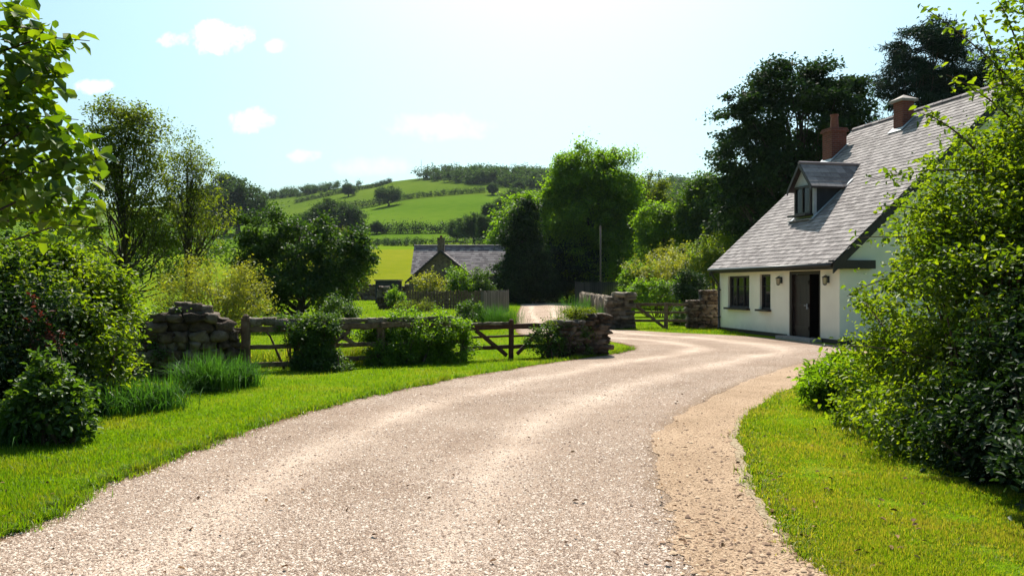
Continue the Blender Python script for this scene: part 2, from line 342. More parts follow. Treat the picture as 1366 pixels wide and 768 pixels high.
# ------------------------------------------------------------------ drive and path
def ctrl(lst): return np.array([p[1:] if p[0] == 'w' else gp(*p) for p in lst], float)
def spline(P, n=10):
    P = np.vstack([2*P[0]-P[1], P, 2*P[-1]-P[-2]]); out = []
    for i in range(1, len(P)-2):
        for tt in np.linspace(0, 1, n, endpoint=False):
            a, b, c, d = P[i-1:i+3]
            out.append(.5*((2*b)+(-a+c)*tt+(2*a-5*b+4*c-d)*tt**2+(-a+3*b-3*c+d)*tt**3))
    out.append(P[-2]); return np.array(out)
SP = 30
def ragged(P, amp, seed):
    r_ = np.random.default_rng(seed); d = np.gradient(P, axis=0); nrm = np.stack([-d[:, 1], d[:, 0]], -1); nrm /= np.linalg.norm(nrm, axis=1)[:, None]+1e-9
    j = np.convolve(r_.normal(size=len(P)), np.ones(7)/7, 'same')*1.5+np.convolve(r_.normal(size=len(P)), np.ones(40)/40, 'same')*5; return P+nrm*(j*amp)[:, None]
LC = ctrl([('w', -7.2, -6), ('w', -4.7, 2), (0, 712), (100, 665), (200, 622), (300, 583), (400, 552), (500, 527), (600, 507), (700, 489), (780, 477), (825, 470.5),
           (841, 464.5), (826, 458), (780, 453), (720, 450), (692, 445), (687, 433), (690, 418), (694, 409), ('w', .7, 75), ('w', .5, 90)])
RC = ctrl([('w', 1.75, -6), ('w', 1.3, 2), (935, 768), (905, 710), (885, 660), (877, 620), (885, 580), (920, 545), (980, 515), (1050, 492), (1092, 479), (1150, 468),
           (1130, 463), (1075, 457), (1010, 450), (955, 446.5), (900, 444), (850, 441), (800, 437), (768, 424), ('w', 4.6, 60), ('w', 5, 90)])
assert len(LC) == len(RC)
LS, RS = ragged(spline(LC, SP), .03, 1), spline(RC, SP)
NS = 9
tt = np.linspace(0, 1, NS)
RX = RS+(RS-LS)*.025
RV = LS[:, None]*(1-tt)[None, :, None]+RX[:, None]*tt[None, :, None]
n0 = len(LS)
Vr = np.concatenate([RV, np.full((n0, NS, 1), .006)], -1)
ii, jj = np.meshgrid(np.arange(NS-1), np.arange(n0-1)); q = (jj*NS+ii).ravel()
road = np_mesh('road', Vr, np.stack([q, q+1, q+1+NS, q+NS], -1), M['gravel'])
uvl = road.data.uv_layers.new(name='UVMap')
vi = np.empty(len(road.data.loops), np.int32); road.data.loops.foreach_get('vertex_index', vi)
uvs = np.stack([(vi % NS)/(NS-1), (vi//NS)/n0], -1).astype(np.float32); uvl.data.foreach_set('uv', uvs.ravel())
tag(road, kind='structure')
DC = ctrl([('w', 2.9, -6), ('w', 2.45, 2), (1100, 768), (1052, 725), (1020, 685), (1000, 640), (986, 600), (986, 568), (1010, 541), (1060, 513), (1105, 488), (1160, 470)])
DS = ragged(spline(DC, SP), .03, 2); RS2 = ragged(RS[:len(DS)]+(LS[:len(DS)]-RS[:len(DS)])*-.004, .05, 3); nD = len(DS)
RV2 = RS2[:, None]*(1-tt)[None, :, None]+DS[:, None]*tt[None, :, None]
ii, jj = np.meshgrid(np.arange(NS-1), np.arange(nD-1)); q = (jj*NS+ii).ravel()
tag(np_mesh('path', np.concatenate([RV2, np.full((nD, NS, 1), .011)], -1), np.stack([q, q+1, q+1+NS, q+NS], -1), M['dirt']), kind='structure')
eg = DS[SP*3:SP*8]-np.array([.03, 0]); ew = np.abs(ragged(np.zeros((len(eg), 2))+np.arange(len(eg))[:, None], 1, 5)[:, 0]-np.arange(len(eg)))
ew = .022+.065*np.clip(ew/ew.max(), 0, 1)*np.sin(np.linspace(0, math.pi, len(eg)))+.015*np.sin(np.linspace(0, math.pi, len(eg)))
Ve = np.stack([np.c_[eg-np.c_[ew, ew*0], np.full(len(eg), .016)], np.c_[eg+np.c_[ew, ew*0]*.6, np.full(len(eg), .016)]], 1)
q = np.arange(len(eg)-1)*2
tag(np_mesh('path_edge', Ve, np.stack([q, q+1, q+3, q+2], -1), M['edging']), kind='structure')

def in_poly(P, poly):
    x, y = P[:, 0], P[:, 1]; ins = np.zeros(len(P), bool); j = len(poly)-1
    for i in range(len(poly)):
        xi, yi = poly[i]; xj, yj = poly[j]
        c = ((yi > y) != (yj > y)) & (x < (xj-xi)*(y-yi)/((yj-yi) or 1e-12)+xi); ins ^= c; j = i
    return ins
ROADP = np.vstack([LS, RS[::-1]]); DIRTP = np.vstack([RS2, DS[::-1]])

# loose stones: small faceted lumps
ICO = []
def ico():
    bm = bmesh.new(); bmesh.ops.create_icosphere(bm, subdivisions=1, radius=1); V_ = np.array([v.co[:] for v in bm.verts]); F_ = np.array([[v.index for v in f.verts] for f in bm.faces]); bm.free(); return V_, F_
bmx = bmesh.new(); bmesh.ops.create_icosphere(bmx, subdivisions=1, radius=1); bmx.verts.ensure_lookup_table()
IV = np.array([v.co[:] for v in bmx.verts]); IF = np.array([[v.index for v in f.verts] for f in bmx.faces]); bmx.free()
OV = np.array([(1, 0, 0), (0, 1, 0), (-1, 0, 0), (0, -1, 0), (0, 0, 1), (0, 0, -1.)]); OF = np.array([(0, 1, 4), (1, 2, 4), (2, 3, 4), (3, 0, 4)])
def rot_random(N, r_=rng):
    q = r_.normal(size=(N, 4)); q /= np.linalg.norm(q, axis=1)[:, None]; w, x, y, z = q.T
    return np.stack([1-2*(y*y+z*z), 2*(x*y-z*w), 2*(x*z+y*w), 2*(x*y+z*w), 1-2*(x*x+z*z), 2*(y*z-x*w), 2*(x*z-y*w), 2*(y*z+x*w), 1-2*(x*x+y*y)], -1).reshape(N, 3, 3)
def stones(name, P, size, mat, z0=.004, tv=OV, tf=OF, flat=.6):
    N = len(P); a = rng.uniform(0, 2*math.pi, N); ca, sa = np.cos(a), np.sin(a)
    T = tv[None]*(1+rng.uniform(-.3, .3, (N, len(tv), 3)))*np.array([1, .75, flat])
    X = T[..., 0]*ca[:, None]-T[..., 1]*sa[:, None]; Y = T[..., 0]*sa[:, None]+T[..., 1]*ca[:, None]
    V_ = np.stack([X, Y, T[..., 2]], -1)*size[:, None, None]
    V_[..., 0] += P[:, 0][:, None]; V_[..., 1] += P[:, 1][:, None]; V_[..., 2] += z0+size[:, None]*.12
    return np_mesh(name, V_, (tf[None]+(np.arange(N)*len(tv))[:, None, None]).reshape(-1, 3), mat)
def screen_scatter(N, box):                       # points on level ground, about even in view
    p = np.stack([rng.uniform(box[0], box[2], N), rng.uniform(box[1], box[3], N)], -1)
    Y = F*H/(p[:, 1]-HY); return np.stack([(p[:, 0]-CX)/F*Y, Y], -1)
P = np.vstack([screen_scatter(230000, (-200, 500, 1100, 900)), screen_scatter(40000, (100, 462, 1150, 540))]); P = P[in_poly(P+rng.normal(size=P.shape)*.05, ROADP)]
sz = np.clip(rng.lognormal(math.log(.0048), .5, len(P)), .003, .014)
pb = stones('gravel', P, sz*(1+P[:, 1]*.02), M['pebble'], .006); tag(pb, 'loose pale pebbles strewn over the gravel drive', 'gravel', kind='stuff')
P = screen_scatter(16000, (830, 490, 1180, 900)); P = P[in_poly(P+rng.normal(size=P.shape)*.09, DIRTP)]
sz = np.clip(rng.lognormal(math.log(.006), .6, len(P)), .003, .03)
pb = stones('path_gravel', P, sz, M['pebble_brown'], .012); tag(pb, 'small brown stones and crumbs on the bare earth path', 'gravel', kind='stuff')

# ------------------------------------------------------------------ foliage
def unit(a): return a/(np.linalg.norm(a, axis=-1, keepdims=True)+1e-9)
LEAF_Q = (np.array([(0, 0, 0), (.5, .45, 0), (0, 1, -.06), (-.5, .45, 0)]), np.array([(0, 1, 2, 3)]))
LEAF_F = (np.array([(0, 0, 0), (.42, .28, .12), (.36, .68, .1), (0, 1, -.12), (-.36, .68, .1), (-.42, .28, .12)]), np.array([(0, 1, 2, 3), (0, 3, 4, 5)]))
def leaves(name, P, size, mat, parent=None, out=None, up=.9, outw=.7, droop=.25, aspect=.6, tmpl=LEAF_Q):
    N = len(P); tv, tf = tmpl
    o = np.zeros((N, 3)) if out is None else unit(out)
    n = unit(rng.normal(size=(N, 3))*.75+np.array([0, 0, up])+o*.35)
    d = rng.normal(size=(N, 3))*.7+o*outw+np.array([0, 0, -droop]); d = unit(d-n*(d*n).sum(1, keepdims=True)); s = np.cross(d, n)
    size = np.broadcast_to(size, N)*rng.uniform(.65, 1.25, N)
    V_ = P[:, None]+size[:, None, None]*(tv[None, :, 0:1]*aspect*s[:, None]+tv[None, :, 1:2]*d[:, None]+tv[None, :, 2:3]*n[:, None])
    return np_mesh(name, V_, (tf[None]+(np.arange(N)*len(tv))[:, None, None]).reshape(-1, tf.shape[1]), mat, parent)
def clumps(ells, n, inner=.5, flatbot=None):
    e = np.array(ells, float); w = (e[:, 3]*e[:, 4]*e[:, 5])**(2/3); k = rng.choice(len(e), n, p=w/w.sum())
    d = unit(rng.normal(size=(n, 3))); r_ = inner+(1-inner)*rng.uniform(0, 1, n)**.6
    ph = e[k, 0]*3+e[k, 1]*1.7
    wob = 1+.22*np.sin(d[:, 0]*5+ph)*np.sin(d[:, 2]*6+ph*.7)+.10*np.sin(d[:, 1]*9+d[:, 2]*7+ph)
    return e[k, :3]+d*(r_*wob)[:, None]*e[k, 3:], d
def crown_points(Cc, rad, per, flat=.75):
    n = len(Cc); rr = rad*rng.uniform(.55, 1.35, n)
    off = rng.normal(size=(n, per, 3))*.5*rr[:, None, None]; off[..., 2] *= flat
    return (Cc[:, None]+off).reshape(-1, 3)
def limbs(mb, base, top, r0, Cc, nl, k=6, bend=.25, twigs=0):
    base, top = np.array(base, float), np.array(top, float)
    tr = [base+(top-base)*s+np.append(rng.normal(size=2)*r0*.5*(0 < s < 1), 0) for s in np.linspace(0, 1, 7)]
    mb.tube(tr, [r0*(1.35 if i == 0 else 1-.13*i) for i in range(7)], 8)
    for c in Cc[rng.choice(len(Cc), min(nl, len(Cc)), replace=False)]:
        s = np.clip((c[2]-base[2])/(top[2]-base[2]+1e-6)*.75-.12, .12, .95)*rng.uniform(.8, 1)
        p0 = base+(top-base)*s; mid = (p0+c)/2+rng.normal(size=3)*bend*np.linalg.norm(c-p0)*.25
        r_ = r0*(1-.8*s)*.45
        mb.tube([p0, (p0+mid)/2+rng.normal(size=3)*.03, mid, c], [r_, r_*.75, r_*.5, r_*.15], 5)
        for _ in range(twigs):
            e = c+rng.normal(size=3)*np.linalg.norm(c-p0)*.1; mb.tube([mid, (mid+e)/2+rng.normal(size=3)*.05, e], [r_*.4, r_*.25, r_*.1], 4)
def tree(name, label, cat, x, y, z, height, ells, mat, trunk_r=.2, n=220, rad=.8, per=120, leaf=.2, group=None, nl=40, inner=.5, up=.9, droop=.25,
         bark='bark', aspect=.6, tmpl=LEAF_Q, twigs=0, flat=.75, outw=.7, lean=(0, 0)):
    """ells: crown lobes relative to the base (dx, dy, zc, rx, ry, rz)"""
    o = empty(name, (x, y, z)); tag(o, label, cat, group)
    Cc, d = clumps(ells, n, inner); Cc[:, 2] = np.maximum(Cc[:, 2], .15)
    P = crown_points(Cc, rad, per, flat); P[:, 2] = np.maximum(P[:, 2], .03)
    ctr = np.average(np.array(ells)[:, :3], axis=0)
    leaves('crown', P, leaf, mat, o, P-ctr, up, outw, droop, aspect, tmpl)
    mb = MB(); limbs(mb, (0, 0, -.1), (lean[0], lean[1], height*.8), trunk_r, Cc, nl, twigs=twigs); mb.build('trunk', M[bark], o, True)
    return o
def shoots(P, Cc, ctr, rad, k):
    top = Cc[np.argsort(-(Cc[:, 2]+rng.normal(size=len(Cc))*.25))[:max(k*2, 4)]]; c = top[rng.choice(len(top), k)]
    d = unit(unit(c-ctr)*.6+np.array([0, 0, .8])+rng.normal(size=c.shape)*.3); s = rng.uniform(.2, 1, (k, 16, 1))
    Q = c[:, None]+d[:, None]*s*(rad*rng.uniform(1.2, 2.4, (k, 1, 1)))+rng.normal(size=(k, 16, 3))*rad*.06
    return np.concatenate([P, Q.reshape(-1, 3)])
def shrub(name, label, cat, x, y, ells, mat, n=90, rad=.3, per=110, leaf=.06, group=None, nl=22, inner=.4, z=0, stem_r=.03, tmpl=LEAF_Q, up=.9, droop=.2, aspect=.6, flat=.8, outw=.7, height=None):
    o = empty(name, (x, y, z)); tag(o, label, cat, group)
    Cc, d = clumps(ells, n, inner); Cc[:, 2] = np.maximum(Cc[:, 2], .06)
    P = crown_points(Cc, rad, per, flat); P[:, 2] = np.abs(P[:, 2])+.01
    ctr = np.average(np.array(ells)[:, :3], axis=0); ctr[2] *= .5
    P = shoots(P, Cc, ctr, rad, max(4, n//40) if cat in ('ivy', 'hedge') else max(6, n//10))
    leaves('foliage', P, leaf, mat, o, P-ctr, up, outw, droop, aspect, tmpl)
    mb = MB()
    for c in Cc[rng.choice(len(Cc), min(nl, len(Cc)), replace=False)]:
        b = np.array([ctr[0]*.6+rng.normal()*.12+c[0]*.3, ctr[1]*.6+rng.normal()*.12+c[1]*.3, -.05]); md = (b+c)/2+rng.normal(size=3)*.08+np.array([0, 0, .1])
        mb.tube([b, md, c], [stem_r, stem_r*.65, stem_r*.2], 5)
    mb.build('stem', M['twig'], o, True)
    return o
def blades(name, P, length, width, mat, parent=None, lean=.5, z0=0, seg=1):
    """grass blades: seg=1 a single tapering face, seg=3 an arched strip"""
    N = len(P); a = rng.uniform(0, 2*math.pi, N); side = np.stack([np.cos(a), np.sin(a), 0*a], -1)
    b = a+math.pi/2+rng.normal(size=N)*.6; ln = np.abs(rng.normal(size=N))*lean; fwd = np.stack([np.cos(b), np.sin(b), 0*a], -1)
    L = np.broadcast_to(length, N)*rng.uniform(.55, 1.25, N); W = np.broadcast_to(width, N)
    P3 = np.c_[P[:, :2], (P[:, 2] if P.shape[1] > 2 else np.full(N, z0))]
    rows = []
    for i in range(seg+1):
        s = i/seg; p = P3+L[:, None]*(fwd*(ln*s**1.7)[:, None]+np.array([0, 0, 1])*(s*(1-.45*np.minimum(ln, 1.4)*s*s))[:, None])
        if i < seg: w = W*(1-.5*s); rows += [p-side*w[:, None]/2, p+side*w[:, None]/2]
        else: rows += [p]
    V_ = np.stack(rows, 1); nv = V_.shape[1]; F_ = []
    for i in range(seg-1): F_ += [(2*i, 2*i+1, 2*i+3), (2*i, 2*i+3, 2*i+2)]
    F_ += [(2*seg-2, 2*seg-1, 2*seg)]
    F_ = np.array(F_)
    return np_mesh(name, V_, (F_[None]+(np.arange(N)*nv)[:, None, None]).reshape(-1, 3), mat, parent)

# mown grass: blades on the verges, even in view, thinning into the distance
def lawn(name, label, N, box, poly, mat, ln=.045, keep=None, bare=.35):
    P = screen_scatter(N, box); Q = P+rng.normal(size=P.shape)*np.where(rng.uniform(size=(len(P), 1)) < .3, .10, .03); ok = in_poly(P, poly) & ~in_poly(Q, ROADP) & ~in_poly(Q, DIRTP)
    wv = np.sin(P[:, 0]*3.1+np.sin(P[:, 1]*2.3)*1.7)*np.sin(P[:, 1]*2.7+np.sin(P[:, 0]*1.9)*2)+.6*np.sin(P[:, 0]*9+P[:, 1]*7)*np.sin(P[:, 1]*11-P[:, 0]*5)
    ok &= rng.uniform(size=len(P)) < np.clip(.95+bare*np.minimum(wv, 0), .12, 1)
    P = P[ok]; wv = wv[ok]
    if keep is not None: P = P[keep(P)]
    s = 1+P[:, 1]*.09
    o = blades(name, P, ln*(.8+.03*P[:, 1])*(1+.28*np.clip(wv, -1.5, 1.5)), .0050*s, mat, None, .55); return tag(o, label, 'grass', kind='stuff')
VERGE = np.vstack([LS[SP:SP*13], np.array([(3.2, 22), (2.2, 26), (-1, 33), (-30, 33), (-30, 0)])])
lawn('grass', 'short bright mown grass along the fence side of the drive', 430000, (-260, 440, 850, 860), VERGE, M['blade'])
LAWN2 = np.array([gp(*p) for p in ((380, 446), (640, 446), (690, 445), (690, 403), (420, 398), (300, 420))])
lawn('lawn_grass', 'mown grass of the lawn before the farmhouse garden', 60000, (250, 396, 700, 450), LAWN2, M['blade'], .06)
RLAWN = np.vstack([DS[SP:], np.array([gp(1200, 470), (14, 16), (14, 0), (2.6, 0)])])
lawn('verge_grass', 'short patchy grass beside the bare earth path', 430000, (960, 480, 1500, 900), RLAWN, M['blade_dry'], .034, None, .8)
STRIP = np.array([gp(*p) for p in ((800, 436), (850, 440), (900, 443.5), (955, 446), (1000, 449), (985, 440), (950, 436), (850, 431), (805, 430))])
lawn('strip_grass', 'narrow grass strip under the field gate', 16000, (795, 428, 1010, 452), STRIP, M['blade'], .05)

# ------------------------------------------------------------------ stone walls
def lump(N, n=2):
    bm = bmesh.new(); bmesh.ops.create_cube(bm, size=2); bmesh.ops.subdivide_edges(bm, edges=bm.edges[:], cuts=n, use_grid_fill=True)
    V_ = np.array([v.co[:] for v in bm.verts]); bm.verts.index_update(); F_ = np.array([[v.index for v in f.verts] for f in bm.faces]); bm.free()
    s = unit(V_); V_ = V_*.78+s*.3; return V_, F_
LV, LF = lump(1)
def stone_wall(name, label, path, height, thick, course, length, mat, top=None, cat='stone wall', seed=3, jag=.3, coping=None):
    """courses of rounded stones along a path [(x, y), ...]; height may be a list, one per path point"""
    r_ = np.random.default_rng(seed); path = np.array(path, float); seg = np.linalg.norm(np.diff(path, axis=0), axis=1); cum = np.r_[0, np.cumsum(seg)]
    hs = np.broadcast_to(height, len(path)).astype(float); Vs = []; cnt = 0
    z = 0
    while z < hs.max():
        ch = course*r_.uniform(.75, 1.25); s = -r_.uniform(0, length)
        while s < cum[-1]:
            l = length*r_.uniform(.6, 1.5); mid = np.clip(s+l/2, 0, cum[-1]); hh = np.interp(mid, cum, hs)*(1+jag*r_.uniform(-.12, .12))
            if z+ch*.45 < hh:
                i = min(np.searchsorted(cum, mid, 'right')-1, len(seg)-1); d = (path[i+1]-path[i])/seg[i]; c = path[i]+d*(mid-cum[i]); nn = np.array([-d[1], d[0]])
                T = LV*(1+r_.uniform(-.24, .24, LV.shape))*np.array([l*.53, thick*.5*r_.uniform(.9, 1.1), ch*.56]); a = r_.normal()*.06
                T = np.stack([T[:, 0]*math.cos(a)-T[:, 2]*math.sin(a), T[:, 1], T[:, 0]*math.sin(a)+T[:, 2]*math.cos(a)], -1)
                off = r_.normal()*.02
                Vs.append(np.stack([c[0]+T[:, 0]*d[0]+(T[:, 1]+off)*nn[0], c[1]+T[:, 0]*d[1]+(T[:, 1]+off)*nn[1], z+ch/2+T[:, 2]], -1)); cnt += 1
            s += l
        z += ch
    V_ = np.concatenate(Vs); o = empty(name, (path[0, 0], path[0, 1], 0)); tag(o, label, cat); V_[:, :2] -= path[0]
    np_mesh('stone_bricks', V_, (LF[None]+(np.arange(cnt)*len(LV))[:, None, None]).reshape(-1, 4), mat, o)
    mb = MB()
    for i in range(len(seg)):
        d = (path[i+1]-path[i])/seg[i]; nn = np.array([-d[1], d[0]])*thick*.3; a, b = path[i]-path[0], path[i+1]-path[0]
        q = [(*(a-nn), 0), (*(b-nn), 0), (*(b+nn), 0), (*(a+nn), 0)]
        vs = q+[(*(a-nn), hs[i]*.86), (*(b-nn), hs[i+1]*.86), (*(b+nn), hs[i+1]*.86), (*(a+nn), hs[i]*.86)]
        mb.add(vs, [(3, 2, 1, 0), (4, 5, 6, 7), (0, 1, 5, 4), (1, 2, 6, 5), (2, 3, 7, 6), (3, 0, 4, 7)])
    mb.build('wall_core', M['mortar'], o)
    return o
def hp(px, Y): return (gx(px, Y), Y)
tw = stone_wall('stone_wall', 'tumbledown wall of large dark rounded stones beside the big leafy bush', [hp(165, 14.6), hp(205, 14.4), hp(255, 14.5), hp(285, 14.7), hp(306, 14.9)], [.9, 1.0, 1.22, 1.12, .75], .5, .15, .25, M['stone'], jag=.9)
# ------------------------------------------------------------------ cottage
def tiles_on_slope(parent, x0, x1, p0, p1, gauge, tw, mat, name='roof_tiles', th=.012, holes=()):
    """overlapping slates in rows; slope runs from p0=(y, z) at the eave to p1 at the ridge; local x runs along the roof"""
    p0, p1 = np.array(p0, float), np.array(p1, float); L = np.linalg.norm(p1-p0); sl = (p1-p0)/L; nr = np.array([-sl[1], sl[0]]); nr = nr if nr[1] > 0 else -nr
    mb = MB(); rows = int(L/gauge)+1
    for r_ in range(rows):
        x = x0-(tw*.5 if r_ % 2 else 0); s0 = r_*gauge
        while x < x1:
            w = tw*random.uniform(.9, 1.1); a, b = max(x, x0), min(x+w, x1); x += w
            if b-a < .03: continue
            s1 = min(s0+gauge*1.25, L); j = random.uniform(-.012, .012); mid = (a+b)/2
            if any(h0 < mid < h1 and g0 < s0+gauge*.6 < g1 for h0, h1, g0, g1 in holes): continue
            lo = p0+sl*(s0-.01+j)+nr*(.022+random.uniform(0, .005)); hi = p0+sl*s1+nr*.006
            lo2, hi2 = lo-nr*th, hi-nr*th; g = .003
            mb.add([(a+g, *lo), (b-g, *lo), (b-g, *hi), (a+g, *hi), (a+g, *lo2), (b-g, *lo2), (b-g, *hi2), (a+g, *hi2)],
                   [(0, 1, 2, 3), (7, 6, 5, 4), (0, 4, 5, 1), (1, 5, 6, 2), (2, 6, 7, 3), (3, 7, 4, 0)])
    return mb.build(name, mat, parent)
cot = empty('cottage', (7.76, 29.4, 0), math.atan2(-.98, .202))
tag(cot, 'whitewashed cottage with a steep grey slate roof and dormer', 'cottage')
LX, DEP, EZ, RY, RZ = 7.34, 11.4, 2.33, 5.7, 7.7
def slope_z(y): return EZ+(y+.3)*(RZ-EZ)/(RY+.3)
wz = slope_z(0)-.06
# front wall with openings (local x along the front, y into the house)
opens = [(.66, 2.22, .86, 2.0), (2.93, 3.62, .86, 2.03), (4.74, 6.42, .02, 2.1)]
mb = MB(); x = 0
for (a, b, z0, z1) in opens:
    mb.box(((x+a)/2, .15, wz/2), (a-x, .3, wz))
    if z0 > .1: mb.box(((a+b)/2, .15, z0/2), (b-a, .3, z0))
    mb.box(((a+b)/2, .15, (z1+wz)/2), (b-a, .3, wz-z1)); x = b
mb.box(((x+LX)/2, .15, wz/2), (LX-x, .3, wz))
for gxp in (0, LX-.3):
    prof = [(gxp, .302, 0), (gxp, DEP, 0), (gxp, DEP, wz), (gxp, RY, slope_z(RY)-.1), (gxp, .302, slope_z(.3)-.1)]
    mb.prism(prof, (.3, 0, 0))
mb.box((LX/2, DEP-.15, wz/2), (LX-.61, .3, wz))
mb.build('wall', M['plaster'], cot)
mb = MB(); mb.box((LX/2-1.35, -.012, .06), (LX-2.72, .03, .12)); mb.box((6.9, -.012, .06), (.9, .03, .12)); mb.box((LX+.012, DEP/2, .06), (.03, DEP, .12)); mb.build('plinth', M['darkpaint'], cot)
rf = MB(); a0 = -.12; b0 = LX+.2
rf.prism([(a0, -.3, EZ-.03), (a0, RY, RZ-.03), (a0, 2*RY+.3, EZ-.03), (a0, 2*RY+.3, EZ-.12), (a0, RY, RZ-.12), (a0, -.3, EZ-.12)], (b0-a0, 0, 0))
roof = rf.build('roof', M['darkpaint'], cot)
DX0, DX1, DY, DZ0, DZE, DZA = 2.66, 3.82, 1.45, 3.9, 5.08, 5.75
tiles_on_slope(roof, a0-.03, b0+.03, (-.36, EZ-.04), (RY, RZ), .19, .22, M['slate'])
tiles_on_slope(roof, a0-.03, b0+.03, (2*RY+.36, EZ-.04), (RY, RZ), .19, .22, M['slate'])
mb = MB(); x = a0
while x < b0-.05:
    w = .4*random.uniform(.93, 1.07); ww = min(w, b0+.02-x)
    mb.tube([(x, RY, RZ-.02), (x+ww-.015, RY, RZ-.02+random.uniform(-.01, .01))], .11, 8); x += w
mb.build('ridge_tiles', M['farmslate'], roof)
# barge boards, boxed eaves end, fascia, gutter, downpipe
for gx_ in (b0+.015, a0-.015):
    mb = MB(); mb.prism([(gx_, -.36, EZ-.06), (gx_, RY, RZ-.02), (gx_, RY, RZ-.3), (gx_, -.36, EZ-.34)], (.04, 0, 0))
    mb.prism([(gx_, 2*RY+.36, EZ-.06), (gx_, RY+.003, RZ-.02), (gx_, RY+.003, RZ-.3), (gx_, 2*RY+.36, EZ-.34)], (.04, 0, 0)); mb.build('bargeboard', M['darkpaint'], cot)
mb = MB(); mb.box((LX+.11, .32, EZ-.08), (.2, 1.36, .24)); mb.build('eave_box', M['darkpaint'], cot)
mb = MB(); mb.box(((a0+b0)/2, -.31, EZ-.11), (b0-a0-.02, .03, .16)); mb.box(((a0+b0)/2, -.16, EZ-.2), (b0-a0-.04, .27, .02)); mb.build('fascia', M['darkpaint'], cot)
mb = MB(); mb.tube([(a0-.02, -.385, EZ-.1), (b0, -.385, EZ-.1)], .055, 10); gut = mb.build('gutter', M['black'], cot, True)
mb = MB(); mb.tube([(.1, -.385, EZ-.12), (.09, -.37, EZ-.25), (.07, -.2, EZ-.48), (.05, -.07, EZ-.62), (.05, -.06, EZ-.75), (.05, -.06, .1), (.05, -.12, .05)], .038, 8)
for z in (.5, 1.5): mb.box((.05, -.05, z), (.12, .1, .04))
mb.build('downpipe', M['black'], gut, True)
def window(parent, x0, x1, z0, z1, y, mull, sill=True, t=.06, trans=None, fm='darkpaint'):
    fr = MB()
    fr.box((x0+t/2, y, (z0+z1)/2), (t, .08, z1-z0)); fr.box((x1-t/2, y, (z0+z1)/2), (t, .08, z1-z0))
    fr.box(((x0+x1)/2, y, z1-t/2), (x1-x0-2*t, .08, t)); fr.box(((x0+x1)/2, y, z0+t/2), (x1-x0-2*t, .08, t))
    for k in range(1, mull):
        xm = x0+(x1-x0)*k/mull; fr.box((xm, y, (z0+z1)/2), (.05, .07, z1-z0-2*t))
    if trans: fr.box(((x0+x1)/2, y+.005, trans), (x1-x0-2*t, .05, .03))
    w = fr.build('window', M[fm], parent)
    g = MB(); g.box(((x0+x1)/2, y+.012, (z0+z1)/2), (x1-x0-2*t, .012, z1-z0-2*t)); g.build('pane', M['glass'], w)
    if sill:
        s = MB(); s.box(((x0+x1)/2, y-.12, z0-.035), (x1-x0+.12, .3, .065)); s.build('sill', M['darkpaint'], w)
    return w
w1 = window(cot, .67, 2.21, .87, 1.99, .11, 3, trans=1.62)
w2 = window(cot, 2.94, 3.61, .87, 2.02, .11, 1, trans=1.64)
for (a, b) in ((.78, .98), (1.9, 2.1)):                # curtains inside the big window
    n = 8; mb = MB()
    vs = [(a+(b-a)*i/n, .22+.03*(i % 2), z) for i in range(n+1) for z in (.95, 1.9)]
    mb.add(vs, [(2*i, 2*i+2, 2*i+3, 2*i+1) for i in range(n)])
    mb.build('curtain', M['whitewood'], w1)
# entrance: frame, one closed plank leaf, the other leaf swung inwards
mb = MB(); mb.box((4.79, .1, 1.06), (.1, .16, 2.08)); mb.box((6.37, .1, 1.06), (.1, .16, 2.08)); mb.box((5.58, .1, 2.05), (1.48, .16, .1)); dfr = mb.build('door_frame', M['darkpaint'], cot)
mb = MB()
for k in range(5): mb.box((4.915+k*.17, .14+random.uniform(-.004, .004), 1.01), (.163, .05, 1.96))
for z in (.35, 1.05, 1.75): mb.box((5.255, .1, z), (.8, .025, .11))
door = mb.build('door', M['doorwood'], cot)
mb = MB(); mb.box((5.6, .09, 1.02), (.03, .05, .16)); mb.tube([(5.6, .07, 1.05), (5.6, .03, 1.05), (5.54, .02, 1.05)], .012, 6); mb.build('handle', M['lead'], door)
mb = MB()
for k in range(4): mb.box((6.29, .22+k*.17, 1.01), (.05, .163, 1.96))
d2 = mb.build('door', M['doorwood'], cot); mb = MB(); mb.tube([(6.25, .75, 1.05), (6.19, .75, 1.05), (6.19, .69, 1.05)], .012, 6); mb.build('handle', M['lead'], d2)
mb = MB(); mb.box((5.58, 1.4, 1.1), (2.2, .05, 2.2)); mb.box((4.5, .86, 1.1), (.05, 1.1, 2.2)); mb.box((6.66, .86, 1.1), (.05, 1.1, 2.2)); mb.box((5.58, .86, 2.22), (2.2, 1.1, .04)); mb.box((5.58, .86, .012), (2.2, 1.1, .02)); mb.build('hallway', M['darkpaint'], cot)
mb = MB(); mb.box((5.58, -.2, .045), (1.9, .42, .09)); mb.build('doorstep', M['cap'], cot)
# dark interior behind windows
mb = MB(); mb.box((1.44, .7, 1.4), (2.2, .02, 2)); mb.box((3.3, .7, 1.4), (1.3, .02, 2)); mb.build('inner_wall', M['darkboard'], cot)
for lx in (4.3, 6.82):
    mb = MB(); mb.box((lx, -.012, 1.83), (.09, .03, .2)); mb.tube([(lx, -.02, 1.9), (lx, -.09, 1.96), (lx, -.12, 1.93)], .012, 6)
    mb.lathe((lx, -.12, 1.9), [(.01, .045), (.085, .0), (.085, -.015)], 6); mb.lathe((lx, -.12, 1.7), [(.055, 0), (.055, -.015), (.015, -.04)], 6)
    for k in range(6):
        a = k*math.pi/3; mb.tube([(lx+.052*math.cos(a), -.12+.052*math.sin(a), 1.7), (lx+.072*math.cos(a), -.12+.072*math.sin(a), 1.89)], .006, 4)
    lm = mb.build('wall_lamp', M['black'], cot); g = MB(); g.lathe((lx, -.12, 1.7), [(.046, .002), (.066, .182)], 6); g.build('lamp_glass', M['lampglass'], lm)
